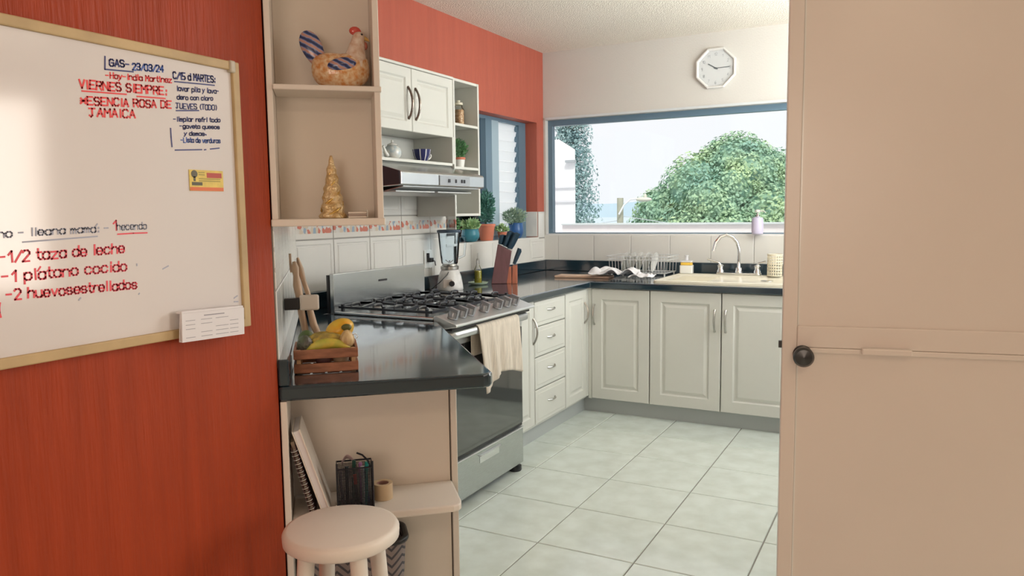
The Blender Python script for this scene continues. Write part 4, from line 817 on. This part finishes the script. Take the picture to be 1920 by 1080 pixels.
obj('stem', M().tube([(c[0], c[1], c[2] + .021), (c[0] + .003, c[1], c[2] + .12)], .003, 6), 'leaf', pl)
# ================================================================== PLANTS ON THE SILL OF window_2
SZ = 1.1725
def pot(b, c, r, h, rim=True):
    return b.lathe([(r * .72, 0), (r * .76, .003), (r * .98, h * .86), (r * 1.06, h * .87), (r * 1.06, h), (r * .94, h), (r * .90, h * .80), (0, h * .80)] if rim else [(r * .5, 0), (r * .75, .006), (r, h * .35), (r * 1.02, h * .6), (r * .92, h * .9), (r * .96, h), (r * .86, h), (r * .84, h * .85), (0, h * .82)], c, 26, cap=False)
p1 = thing('potted_plant', 'pale leafed plant in a round turquoise pot on the window sill', 'plant', (-2.73, 4.49, SZ)); c = (-2.725, 4.49, SZ)
obj('pot', pot(M(), c, .062, .088, False), 'blue_pot', p1, smooth=50); leaves('foliage', (c[0], c[1], c[2] + .115), (.055, .085, .035), 110, .050, 'leaf_pale', p1, seed=5)
p2_ = thing('potted_plant', 'dark blue-green bush in a terracotta pot on the window sill', 'plant', (-2.73, 4.72, SZ)); c = (-2.725, 4.715, SZ)
obj('pot', pot(M(), c, .060, .118), 'terracotta', p2_, smooth=50); leaves('foliage', (c[0], c[1], c[2] + .235), (.055, .085, .130), 520, .030, 'leaf_blue', p2_, seed=6)
p3 = thing('potted_plant', 'grey-green feathery plant in a cobalt pot on the window sill', 'plant', (-2.735, 5.18, SZ)); c = (-2.735, 5.18, SZ)
obj('pot', pot(M(), c, .060, .118, False), 'cobalt_pot', p3, smooth=50); leaves('foliage', (c[0] + .005, c[1] - .02, c[2] + .170), (.060, .17, .060), 620, .030, 'leaf_grey', p3, squash=.45, seed=8)
p4 = thing('potted_plant', 'low pale green plant in a small clay pot between the terracotta and cobalt pots', 'plant', (-2.72, 4.94, SZ)); c = (-2.72, 4.94, SZ)
obj('pot', pot(M(), c, .036, .055), 'terracotta', p4, smooth=50); leaves('foliage', (c[0], c[1], c[2] + .078), (.045, .06, .034), 120, .032, 'leaf_pale', p4, seed=9)
p5 = thing('potted_plant', 'small dark green plant at the near end of the window sill', 'plant', (-2.72, 4.27, SZ)); c = (-2.735, 4.27, SZ)
obj('pot', pot(M(), c, .040, .070), 'ceramic', p5, smooth=50); leaves('foliage', (c[0] + .005, c[1], c[2] + .125), (.045, .07, .055), 220, .032, 'leaf', p5, seed=10)
# ================================================================== LEFT WORKTOP ITEMS
bl = thing('blender', 'white and steel blender with a clear blue-tinted jar behind the cooker', 'blender', (-2.535, 3.93, .9005)); c = (-2.535, 3.925, .9005)
obj('base', M().lathe([(.078, 0), (.082, .006), (.080, .03), (.070, .085), (.058, .115), (.052, .125)], c, 28), mat('silver_white_blender_base', (.76, .75, .73), .3, metal=.0, var=.2, vscale=30), bl, smooth=40)
obj('dial', M(Matrix.Translation((c[0] + .050, c[1] - .058, c[2] + .045)) @ Matrix.Rotation(R(-50), 4, 'Z') @ Matrix.Rotation(R(90), 4, 'Y')).lathe([(.017, -.004), (.017, .012), (.013, .016)], seg=18), 'black', bl, smooth=40)
obj('panel', M(FR(c[0], c[1], c[2], 28)).box(-.036, .020, -.079, -.068, .018, .070), mat('pale_brown_panel', (.55, .48, .42), .4), bl, bevel=.003)
obj('collar', M().lathe([(.050, .1255), (.056, .128), (.056, .146), (.048, .150), (.044, .160)], c, 26), 'nickel', bl, smooth=40)
obj('blade', M().tube([(c[0] - .022, c[1] - .012, c[2] + .185), (c[0], c[1], c[2] + .166), (c[0] + .022, c[1] + .012, c[2] + .185)], .0025, 6).tube([(c[0], c[1], c[2] + .161), (c[0], c[1], c[2] + .182)], .005, 8), 'chrome', bl)
MT['jar'] = thin_glass('pale_blue_jar_glass', (.93, .97, 1.0), 1.15)
obj('jar', M().lathe([(.046, .1605), (.050, .165), (.056, .21), (.064, .30), (.068, .352), (.065, .352), (.060, .30), (.052, .21), (.046, .17)], c, 30, cap=False), 'jar', bl, smooth=50)
obj('handle', M(FR(c[0], c[1], c[2], 28)).tube([(.064, 0, .33), (.095, 0, .325), (.100, 0, .30), (.090, 0, .21), (.054, 0, .195)], .007, 8), 'jar', bl, smooth=60)
obj('lid', M().lathe([(.072, .3525), (.074, .355), (.074, .366), (.070, .369), (.030, .371), (0, .371)], c, 28, cap=False), mat('slate_blue_lid', (.06, .09, .13), .35), bl, smooth=40)
ob = M().tube([(c[0] + .02, c[1] - .04, c[2] + .12), (c[0] + .03, c[1] - .075, c[2] + .10), (c[0] + .00, c[1] - .115, c[2] + .055), (c[0] - .05, c[1] - .14, c[2] + .012), (c[0] - .09, c[1] - .13, c[2] + .006)], .003, 6); obj('cord', ob, 'black', bl, smooth=60)
ol = thing('wall_socket', 'white wall socket with a black plug above the backguard', 'socket', (XW + .01, 3.88, 1.04))
obj('plate', M().box(XW + .0095, XW + .0155, 3.845, 3.925, 1.035, 1.145), 'ceramic', ol, bevel=.002); obj('plug', M().box(XW + .0160, XW + .046, 3.868, 3.900, 1.072, 1.098).tube([(XW + .046, 3.884, 1.085), (XW + .06, 3.89, 1.078), (XW + .062, 3.895, 1.05)], .0035, 6).box(XW + .0160, XW + .030, 3.868, 3.880, 1.098, 1.128), 'black', ol, bevel=.002)
oil = thing('oil_bottle', 'glass oil bottle with a steel pourer beside the knife block', 'bottle', (-2.55, 4.285, .9085)); c = (-2.55, 4.29, .9085)
obj('oil', M().lathe([(.021, .003), (.0235, .006), (.0235, .082), (.020, .084)], c, 20), mat('golden_olive_oil', (.38, .34, .03), .15, var=.3), oil, smooth=50)
obj('glass', M().lathe([(.022, 0), (.026, .003), (.026, .090), (.015, .112), (.0105, .125), (.0105, .150)], c, 22, cap=False), 'glass', oil, smooth=50)
obj('pourer', M().lathe([(.011, .1505), (.011, .158), (.004, .165), (.003, .200)], c, 12), 'nickel', oil, smooth=40)
dsh = thing('glass_dish', 'small clear green dish holding the oil bottle', 'dish', (-2.55, 4.29, .9005)); obj('dish', M().lathe([(.045, 0), (.062, .006), (.068, .016), (.066, .0165), (.060, .0075), (.0, .0065)], (-2.55, 4.29, .9005), 26, cap=False), mat('pale_green_dish_glass', (.45, .56, .42), .1), dsh, smooth=50)
# knife block: local x follows the picture's right, y away
KF = FR(-2.43, 4.43, .9005, 26)
kbk = thing('knife_block', 'reddish-brown slanted knife block full of dark-handled knives', 'knife block', (-2.43, 4.43, .9005), 26)
def pr(b, poly, y0, y1):  # x,z polygon extruded in y
    n_ = len(poly); return b.add([(x, y0, z) for x, z in poly] + [(x, y1, z) for x, z in poly], [tuple(range(n_)), tuple(range(n_, 2 * n_))[::-1]] + [(i, n_ + i, n_ + (i + 1) % n_, (i + 1) % n_) for i in range(n_)])
obj('block', pr(M(KF), [(-.085, 0), (.018, 0), (.052, .215), (-.038, .262)], -.045, .045), mat('dark_violet_brown_wood', (.16, .065, .075), .35, var=.25, vscale=12, stretch=(4, 4, .8)), kbk, bevel=.003)
MT['blockred'] = mat('red_brown_wood', (.50, .16, .09), .4, var=.25, vscale=14, stretch=(4, 4, .8))
obj('step', pr(M(KF), [(.0185, 0), (.050, 0), (.050, .110), (.034, .112)], -.045, .045), 'blockred', kbk, bevel=.002)
obj('step', pr(M(KF), [(.054, 0), (.088, 0), (.088, .122), (.056, .118)], -.045, .045), 'blockred', kbk, bevel=.002)
MT['kh'] = mat('dark_blue_black_knife_handle', (.015, .045, .075), .35)
kn_ = 0
for (x, z, ln, dx) in ((-.020, .256, .065, .024), (.008, .242, .100, .040), (.036, .226, .105, .050)):
    for y in (-.025, .005, .032):
        kn_ += 1; lab = ['left', 'middle', 'right'][[-.020, .008, .036].index(x)] + ' row of the upper slots, ' + {-.025: 'nearest', .005: 'central', .032: 'farthest'}[y] + ' one'
        k0 = KF @ Vector((x + y * .2, y, z + .002 - y * .1)); k1 = KF @ Vector((x + y * .3 + dx * ln / .1, y, z + ln)); t_ = thing('kitchen_knife', 'dark-handled knife in the block, ' + lab, 'knife', tuple(k0), 26, 'knives in the block')
        obj('handle', M().tube([k0 + (k1 - k0) * .04, k0 + (k1 - k0) * .3, k0 + (k1 - k0) * .75, k1], [.0105, .0135, .013, .0145], 8, flat=1.1), 'kh', t_, smooth=60); obj('bolster', M().tube([k0 - (k1 - k0) * .0, k0 + (k1 - k0) * .035], .009, 8), 'chrome', t_)
for i, y in enumerate((-.034, -.010, .014, .038)):
    k0 = KF @ Vector((.068, y, .130)); k1 = KF @ Vector((.106, y, .232 - .006 * i)); t_ = thing('steak_knife', 'smaller dark-handled knife in the low front slot, ' + ('nearest', 'second', 'third', 'farthest')[i] + ' of four', 'knife', tuple(k0), 26, 'steak knives in the block')
    obj('handle', M().tube([k0, k0 + (k1 - k0) * .4, k1], [.009, .0112, .0115], 8, flat=1.3), 'kh', t_, smooth=60)
# ================================================================== BACK WORKTOP: board, cloths, rack, sink, tap
cb = obj('chopping_board', M(FR(-2.10, 5.02, .9005, 6)).box(-.20, .20, -.075, .075, 0, .016), mat('pinkish_wooden_board', (.72, .50, .36), .5, var=.2, vscale=8, stretch=(1, 6, 1)), label='pinkish wooden board lying flat in the worktop corner', cat='chopping board', bevel=.004)
MT['cloth'] = mat('white_dish_cloth', (.80, .80, .82), .9, var=.08, vscale=30, bump=.2, bscale=140)
def cloth(cx_, cy_, a, wx, wy, seed, h=.016):
    F = FR(cx_, cy_, .9175, a); rg = Vector((seed, seed * 2.3, 0))
    return M(F).grid(lambda p, q: ((p - .5) * wx * (1 + .1 * math.sin(q * 5)), (q - .5) * wy, .010 + h * abs(noise.noise(Vector((p * 3, q * 3, 0)) + rg)) + (.008 * math.sin(p * 9) ** 2)), 30, 18)
obj('dish_cloth', cloth(-1.86, 5.02, 8, .34, .22, 3.1, .07), 'cloth', solid=.004, smooth=180, label='crumpled white dish cloth beside the dish rack', cat='cloth')
obj('dish_cloth', cloth(-1.615, 4.87, -6, .14, .16, 5.4, .035), 'cloth', solid=.004, smooth=180, label='folded white dish cloth at the left edge of the sink', cat='cloth')
# dish rack
MT['wire'] = mat('pale_steel_wire', (.74, .76, .76), .35, metal=.3)
dr_ = thing('dish_rack', 'low wire dish rack in front of the window tiles', 'dish rack', (-1.77, 5.36, .9005)); rx0, rx1, ry0, ry1 = -2.00, -1.545, 5.20, 5.50
for z, e in ((1.045, .0), (1.020, -.004), (.925, -.02)): obj('rail', M().tube([(rx0 - e, ry0 - e, z), (rx1 + e, ry0 - e, z), (rx1 + e, ry1 + e, z), (rx0 - e, ry1 + e, z)], .0028, 6, closed=True), 'wire', dr_)
b = M()
for i in range(19):
    x = rx0 + .02 + (rx1 - rx0 - .04) * i / 18; b.tube([(x, ry0, 1.045), (x, ry0 + .018, .925), (x, ry1 - .018, .925), (x, ry1, 1.045)], .0017, 5)
obj('wire_basket', b, 'wire', dr_, kind='stuff')
for x in (rx0 + .03, rx1 - .03):
    for y in (ry0 + .03, ry1 - .03): obj('foot', M().tube([(x, y, .9005), (x, y, .926)], .006, 8), 'wire', dr_)
for i in range(5):
    Tp = Matrix.Translation((-1.93 + .055 * i, 5.34, .93)) @ Matrix.Rotation(R(12), 4, 'Y')
    obj('plate', M(Tp @ Matrix.Translation((0, 0, .072)) @ Matrix.Rotation(R(90), 4, 'Y')).lathe([(.0, 0), (.045, 0), (.072, .010), (.0725, .013), (.045, .004), (0, .004)], seg=28, cap=False), 'ceramic', label='plate standing in the wire rack, ' + ('leftmost', 'second', 'middle', 'fourth', 'rightmost')[i] + ' of five', cat='plate', group='plates in the dish rack', smooth=40)
# sink
MT['sink'] = mat('cream_sink_stone', (.80, .76, .62), .25, var=.06, vscale=12)
sk = thing('sink', 'cream drop-in sink with drainboard below the window', 'sink', (-.95, 5.1, .90))
b = M(); sx0, sx1, sy0, sy1 = -1.53, -.30, 4.80, 5.44
def rr(x0, x1, y0, y1, r, n_=5):
    P = []
    for cx_, cy_, a0 in ((x1 - r, y1 - r, 0), (x0 + r, y1 - r, 90), (x0 + r, y0 + r, 180), (x1 - r, y0 + r, 270)):
        for i in range(n_ + 1): a = R(a0 + 90 * i / n_); P.append((cx_ + r * math.cos(a), cy_ + r * math.sin(a)))
    return P
loops = [(rr(sx0, sx1, sy0, sy1, .04), .9005), (rr(sx0 + .003, sx1 - .003, sy0 + .003, sy1 - .003, .04), .913), (rr(sx0 + .015, sx1 - .015, sy0 + .015, sy1 - .015, .035), .918), (rr(sx0 + .03, sx1 - .03, sy0 + .03, sy1 - .10, .03), .916), (rr(sx0 + .045, sx1 - .045, sy0 + .045, sy1 - .115, .03), .906)]
vs_ = []; fs = []; n_ = len(loops[0][0])
for P, z in loops: vs_ += [(x, y, z) for x, y in P]
for i in range(len(loops) - 1):
    for k in range(n_): fs.append((i * n_ + k, i * n_ + (k + 1) % n_, (i + 1) * n_ + (k + 1) % n_, (i + 1) * n_ + k))
fs.append(tuple((len(loops) - 1) * n_ + k for k in range(n_))); b.add(vs_, fs); obj('basin', b, 'sink', sk, smooth=40)
b = M()
for i in range(9): b.box(-1.44, -1.20, 4.88 + i * .045, 4.888 + i * .045, .9062, .911)
obj('drain_ridges', b, 'sink', sk)
obj('drain', M().lathe([(.04, 0), (.04, .003), (.03, .002), (0, .001)], (-.85, 5.08, .9063), 20, cap=False), 'chrome', sk, smooth=40)
# tap
FT_ = FR(-1.092, 5.385, .9185, 0)
tap = thing('kitchen_tap', 'chrome gooseneck tap with two levers behind the sink', 'tap', (-1.092, 5.385, .9185))
obj('base_plate', M(FT_).prism(rr(-.155, .155, -.028, .028, .027), 0, .014), 'chrome', tap, bevel=.003, smooth=40)
obj('spout', M(FT_).tube([(0, 0, .014), (0, 0, .06), (0, 0, .12), (0, -.004, .18), (-.012, -.008, .225), (-.04, -.016, .262), (-.08, -.026, .278), (-.120, -.036, .265), (-.150, -.044, .225), (-.165, -.050, .165)], [.019, .013, .0115, .0115, .0115, .0115, .0115, .0115, .0115, .012], 14), 'chrome', tap, smooth=60)
obj('collar', M(FT_).lathe([(.024, .0145), (.026, .020), (.020, .045), (.017, .05)], (0, 0, 0), 20), 'chrome', tap, smooth=40)
for sg in (-1, 1):
    lv = obj('valve', M(FT_).lathe([(.026, .0145), (.026, .022), (.018, .040), (.022, .060), (.014, .070)], (sg * .125, 0, 0), 20), 'chrome', tap, smooth=40)
    obj('lever', M(FT_).tube([(sg * .125, 0, .065), (sg * .135, -.004, .082), (sg * .155, -.008, .088), (sg * (.185 if sg > 0 else .215), -.012, .096 if sg > 0 else .108)], [.010, .009, .0075, .009], 10, flat=.8), 'chrome', lv, smooth=60)
# hand soap, sponge caddy, cutlery basket
ss_ = thing('dish_soap_tub', 'white and yellow tub of dish soap beside the tap', 'soap tub', (-1.462, 5.40, .9185)); c = (-1.462, 5.40, .9185)
obj('tub', M(FR(*c, 5)).prism(rr(-.046, .046, -.035, .035, .012), 0, .058), 'ceramic', ss_, bevel=.003)
obj('soap', M(FR(*c, 5)).prism(rr(-.040, .040, -.030, .030, .010), .0582, .080), mat('yellow_soap', (.80, .52, .08), .3), ss_, bevel=.004)
obj('lid', M(FR(*c, 5)).prism(rr(-.044, .044, -.033, .033, .012), .0803, .092).lathe([(.012, .0923), (.010, .118), (.014, .122), (.014, .130)], seg=14), mat('clear_white_lid', (.74, .74, .76), .2), ss_, bevel=.002)
ub = thing('cutlery_basket', 'cream perforated cutlery basket at the right of the tap', 'basket', (-.845, 5.36, .9185)); c = (-.848, 5.36, .9185)
b = M(); NR, NC = 7, 20
for i in range(NR + 1): b.lathe([(.046, i * .0195), (.0495, i * .0195), (.0495, i * .0195 + .007), (.046, i * .0195 + .007), (.046, i * .0195)], c, 24, cap=False)
for k in range(NC):
    a = 2 * math.pi * k / NC; b.box(-.0035, .0035, .0462, .0492, .001, .140, T=Matrix.Translation(c) @ Matrix.Rotation(a, 4, 'Z'))
obj('lattice', b, mat('cream_plastic', (.78, .72, .56), .4), ub); obj('rim', M().lathe([(.045, .1435), (.052, .1435), (.052, .150), (.045, .150), (.045, .1435)], c, 24, cap=False), mat('cream_rim', (.80, .75, .62), .4), ub); obj('base', M().lathe([(.045, .0), (.045, .003)], c, 24), 'ceramic', ub)
sd = thing('soap_dispenser', 'lilac soap dispenser with a white pump on the window sill', 'soap dispenser', (-.995, 5.515, 1.1965)); c = (-1.003, 5.594, 1.1965)
c = (-.9975, 5.530, 1.1965)
obj('bottle', M().lathe([(.034, 0), (.038, .004), (.040, .03), (.040, .085), (.037, .108), (.036, .114), (.018, .118), (.015, .122)], c, 28), mat('lilac_glaze', (.62, .58, .76), .3), sd, smooth=40)
obj('collar', M().lathe([(.014, .1222), (.014, .134), (.008, .136), (.006, .150)], c, 16), 'nickel', sd, smooth=40)
obj('pump', M().lathe([(.006, .1502), (.020, .152), (.022, .160), (.014, .170), (.004, .172)], c, 16).tube([(c[0] + .01, c[1] - .005, c[2] + .163), (c[0] + .045, c[1] - .015, c[2] + .160), (c[0] + .055, c[1] - .018, c[2] + .150)], .005, 8), mat('pale_pump', (.74, .78, .70), .3), sd, smooth=50)
# ================================================================== CLOCK
CX, CZ = -1.309, 2.372; ckx = thing('wall_clock', 'octagonal pale wall clock above the window', 'clock', (CX, YB - .001, CZ - .145))
FC = Matrix.Translation((CX, YB - .001, CZ)) @ Matrix.Rotation(R(90), 4, 'X')   # local z towards the room
def octo(r): return [(r * math.cos(R(22.5 + 45 * k)), r * math.sin(R(22.5 + 45 * k))) for k in range(8)]
MT['clockw'] = mat('pale_clock_plastic', (.72, .72, .70), .35)
vs_ = []; fs = []
for r_, z in ((.150, 0), (.152, .018), (.148, .026), (.140, .027), (.133, .020), (.131, .012)): vs_ += [(x, y, z) for x, y in octo(r_)]
for i in range(5):
    for k in range(8): fs.append((i * 8 + k, i * 8 + (k + 1) % 8, (i + 1) * 8 + (k + 1) % 8, (i + 1) * 8 + k))
fs.append(tuple(range(8))[::-1]); obj('rim', M(FC).add(vs_, fs), 'clockw', ckx)
obj('dial', M(FC).prism(octo(.1308), .008, .0118), mat('pale_grey_blue_dial', (.62, .65, .66), .5), ckx)
b = M(FC); tfc = lambda p, k: (p[0], p[1], .0119 + .0006 * k)
for h_ in range(1, 13):
    a = R(90 - 30 * h_); s_ = str(h_); wd = .022 if len(s_) > 1 else .012; x, y = .098 * math.cos(a), .098 * math.sin(a); write(b, s_, (x - wd / 2, y - .009), (x + wd / 2, y - .009), .018, .0026, tfc, random.Random(1))
obj('numerals', b, mat('grey_numeral', (.42, .45, .48), .5), ckx)
b = M(FC)
for k in range(60):
    a = R(6 * k); r0 = .118 if k % 5 else .114; ribbon(b, (r0 * math.cos(a), r0 * math.sin(a)), (.122 * math.cos(a), .122 * math.sin(a)), .0012, tfc)
obj('minute_marks', b, mat('grey_mark', (.34, .36, .38), .5), ckx, kind='stuff')
MT['hand'] = mat('dark_grey_clock_hand', (.12, .14, .15), .4)
for nm, dg, L, ww in (('hour_hand', 148, .062, .007), ('minute_hand', 1, .095, .005)):
    a = R(dg); b = M(FC); ribbon(b, (-.012 * math.cos(a), -.012 * math.sin(a)), (L * math.cos(a), L * math.sin(a)), ww, lambda p, k: (p[0], p[1], .0135 + .001 * k + (.0012 if nm == 'minute_hand' else 0))); obj(nm, b, 'hand', ckx)
obj('hub', M(FC).lathe([(.006, .0126), (.006, .018)], seg=14), 'hand', ckx)
# ================================================================== OUTSIDE
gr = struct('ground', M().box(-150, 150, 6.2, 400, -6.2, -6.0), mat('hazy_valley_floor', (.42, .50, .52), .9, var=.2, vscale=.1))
rdg = M(); P0 = []
for i in range(61):
    x = -320 + i * 9; P0.append((x, 4.0 + 7.5 * noise.noise(Vector((i * .13, 2.2, 0))) - 5 * max(0, (x + 60) / 200)))
vs_ = [(x, 380, -8) for x, z in P0] + [(x, 385, z + 2.6) for x, z in P0] + [(x, 460, -8) for x, z in P0]; nn = len(P0)
rdg.add(vs_, [(i, i + 1, nn + i + 1, nn + i) for i in range(nn - 1)] + [(nn + i, nn + i + 1, 2 * nn + i + 1, 2 * nn + i) for i in range(nn - 1)] + [tuple([0, nn, 2 * nn]), (nn - 1, 3 * nn - 1, 2 * nn - 1)])
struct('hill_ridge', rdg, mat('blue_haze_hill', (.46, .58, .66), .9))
MT['plaster'] = mat('white_outdoor_plaster', (.90, .90, .91), .8)
st_ = struct('parapet', M().box(-3.30, 1.2, 7.3, 7.6, .55, 1.232), mat('pinkish_white_parapet', (.86, .80, .79), .8, bump=.1)); obj('coping', M().box(-3.30, 1.2, 7.27, 7.63, 1.2325, 1.245), mat('pale_grey_coping', (.62, .66, .66), .8), st_)
ob = thing('white_outbuilding', 'white outbuilding with a sloping top beyond the left of the window', 'building', (-3.9, 7.9, -.5))
n_ = M(); sl = [(-5.2, -.5), (-3.215, -.5), (-3.215, 2.02), (-3.40, 2.135), (-5.2, 2.16)]
n_.add([(x, 7.45, z) for x, z in sl] + [(x - .95, 9.2, z) for x, z in sl], [tuple(range(5)), tuple(range(5, 10))[::-1]] + [(i, 5 + i, 5 + (i + 1) % 5, (i + 1) % 5) for i in range(5)]); obj('wall', n_, 'plaster', ob)
obj('ledge', M().box(-5.2, -3.21, 7.43, 7.449, 1.47, 1.49).box(-5.2, -3.21, 7.43, 7.449, 1.62, 1.635), mat('pale_grey_ledge', (.74, .74, .77), .8), ob); obj('lamp', M().box(-3.31, -3.20, 7.40, 7.44, 1.885, 1.91), mat('grey_wall_lamp', (.42, .45, .47), .5), ob)  # ledge strips slightly greyer than the plaster
tree = thing('broad_tree', 'huge round green tree filling the right of the window', 'tree', (-2.6, 13.5, -6.0))
rg = random.Random(11); vs_ = []; fs = []; blobs = []
# crown: lumpy dome
TC = Vector((-2.88, 13.5, .45)); TR = Vector((1.80, 1.8, 2.28))
for i in range(80):
    while True:
        p = Vector((rg.uniform(-1, 1), rg.uniform(-1, .5), rg.uniform(-.6, 1)))
        if .75 < p.length < 1: break
    r_ = rg.uniform(.38, .68); blobs.append((TC + Vector((p.x * (TR.x - r_), p.y * (TR.y - r_), p.z * (TR.z - r_))), r_))
for x, z, r_ in ((-4.25, .95, .45), (-4.15, 1.35, .4), (-4.45, .6, .4), (-.9, 1.4, .6), (-.7, .8, .7), (-1.2, 2.0, .5)): blobs.append((Vector((x, 13.3, z)), r_))
inner = M().ell(TC, TR * .66, 24, 16)
for bc, br in blobs: inner.ell(bc, (br * .84, br * .84, br * .84), 14, 8)
def leafset(blobs, per, size, rg, fan=None):
    vs_ = []; fs = []
    for bc, br in blobs:
        for i in range(int(per * br * br)):
            d_ = Vector((rg.gauss(0, 1), rg.gauss(0, 1), rg.gauss(0, 1))).normalized()
            if d_.y > .55: continue
            q = bc + d_ * br * rg.uniform(.84, 1.10); L = size * rg.uniform(.6, 1.4)
            nn_ = (d_ + Vector((rg.uniform(-.7, .7), rg.uniform(-.7, .7), rg.uniform(-.2, .9)))).normalized(); s_ = nn_.cross(Vector((rg.uniform(-1, 1), rg.uniform(-1, 1), rg.uniform(-1, 1)))).normalized(); t2 = nn_.cross(s_)
            b0 = len(vs_); vs_ += [q - s_ * L, q + t2 * L * .6, q + s_ * L, q - t2 * L * .6 + nn_ * L * .1]; fs.append((b0, b0 + 1, b0 + 2, b0 + 3))
    return vs_, fs
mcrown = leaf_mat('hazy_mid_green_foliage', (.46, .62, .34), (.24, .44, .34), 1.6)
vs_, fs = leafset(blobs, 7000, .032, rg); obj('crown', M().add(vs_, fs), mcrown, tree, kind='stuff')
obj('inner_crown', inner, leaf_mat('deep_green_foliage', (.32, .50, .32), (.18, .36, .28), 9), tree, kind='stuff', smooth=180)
obj('trunk', M().tube([(-2.6, 13.6, -6), (-2.65, 13.55, -3), (-2.75, 13.5, -.5)], [.42, .34, .30], 12), mat('grey_bark', (.30, .27, .24), .9), tree, smooth=60)
bush = thing('bush', 'pale green bush just above the parapet in front of the tree', 'bush', (-2.93, 10.0, -1)); vs_, fs = leafset([(Vector((-2.93, 10.0, .96)), .34), (Vector((-3.2, 10.05, .88)), .26), (Vector((-2.62, 10.05, .88)), .26)], 1300, .03, rg)
obj('foliage', M().add(vs_, fs), leaf_mat('pale_yellow_green_foliage', (.56, .68, .36), (.34, .50, .28), 3), bush, kind='stuff'); obj('stem', M().tube([(-2.93, 10, -1), (-2.93, 10, .8)], .05, 8), mat('bush_bark', (.3, .25, .2), .9), bush)
con = thing('conifer', 'tall dark conifer behind the white outbuilding', 'tree', (-7.6, 17, -6))
vs_ = []; fs = []
cb_ = []
for i in range(26):
    z = .9 + i * .145; r_ = .66 * (1 - i / 36) * (1 if i % 3 else .7)
    for k in range(9): a = 2 * math.pi * (k + .5 * (i % 2)) / 9; cb_.append((Vector((-7.42 + math.cos(a) * r_, 17 + math.sin(a) * r_, z - .10)), .17)); cb_.append((Vector((-7.42 + math.cos(a) * r_ * .5, 17 + math.sin(a) * r_ * .5, z)), .22))
vs_, fs = leafset(cb_, 1000, .035, rg); obj('needles', M().add(vs_, fs), leaf_mat('hazy_blue_green_needles', (.36, .50, .48), (.24, .38, .40), 3), con, kind='stuff')
obj('trunk', M().tube([(-7.42, 17, -6), (-7.42, 17, 4.6)], [.2, .05], 8), mat('conifer_bark', (.3, .27, .24), .9), con)
po = thing('utility_pole', 'weathered brown pole standing left of the big tree', 'pole', (-4.007, 11, -6)); FPo = (-5.13, 14)
obj('shaft', M().tube([(-4.007, 11, -6), (-4.007, 11, 1.567)], .049, 12), mat('weathered_pole_wood', (.46, .46, .36), .9, var=.2), po, smooth=60)
mwire = mat('pale_grey_cable', (.55, .60, .62), .6)
for k, (z0, z1) in enumerate(((1.25, .98), (1.18, 1.02), (1.10, .92))):
    obj('cable', M().tube([(-4.007 + (4.0 * t_ / 12) * (1 if k != 1 else -1), 11, z0 + .05 + (z1 - z0) * t_ / 12 - .12 * math.sin(math.pi * t_ / 12)) for t_ in range(13)], .006, 5), mwire, po)
sl_ = thing('street_lamp', 'pale street lamp head against the left edge of the big tree', 'lamp', (-3.8, 10.9, 1.3))
obj('arm', M().tube([(-3.99, 10.9, 1.32), (-3.91, 10.9, 1.46), (-3.81, 10.9, 1.54), (-3.70, 10.9, 1.55)], .013, 8), 'plaster', sl_); obj('head', M().ell((-3.60, 10.9, 1.535), (.125, .07, .035), 16, 8).ell((-3.58, 10.9, 1.58), (.024, .024, .04), 10, 6), mat('pale_lamp_head', (.68, .66, .56), .5), sl_, smooth=180)
hs = thing('far_house', 'hazy far house roofs low behind the parapet', 'house', (-9.5, 24, -6))
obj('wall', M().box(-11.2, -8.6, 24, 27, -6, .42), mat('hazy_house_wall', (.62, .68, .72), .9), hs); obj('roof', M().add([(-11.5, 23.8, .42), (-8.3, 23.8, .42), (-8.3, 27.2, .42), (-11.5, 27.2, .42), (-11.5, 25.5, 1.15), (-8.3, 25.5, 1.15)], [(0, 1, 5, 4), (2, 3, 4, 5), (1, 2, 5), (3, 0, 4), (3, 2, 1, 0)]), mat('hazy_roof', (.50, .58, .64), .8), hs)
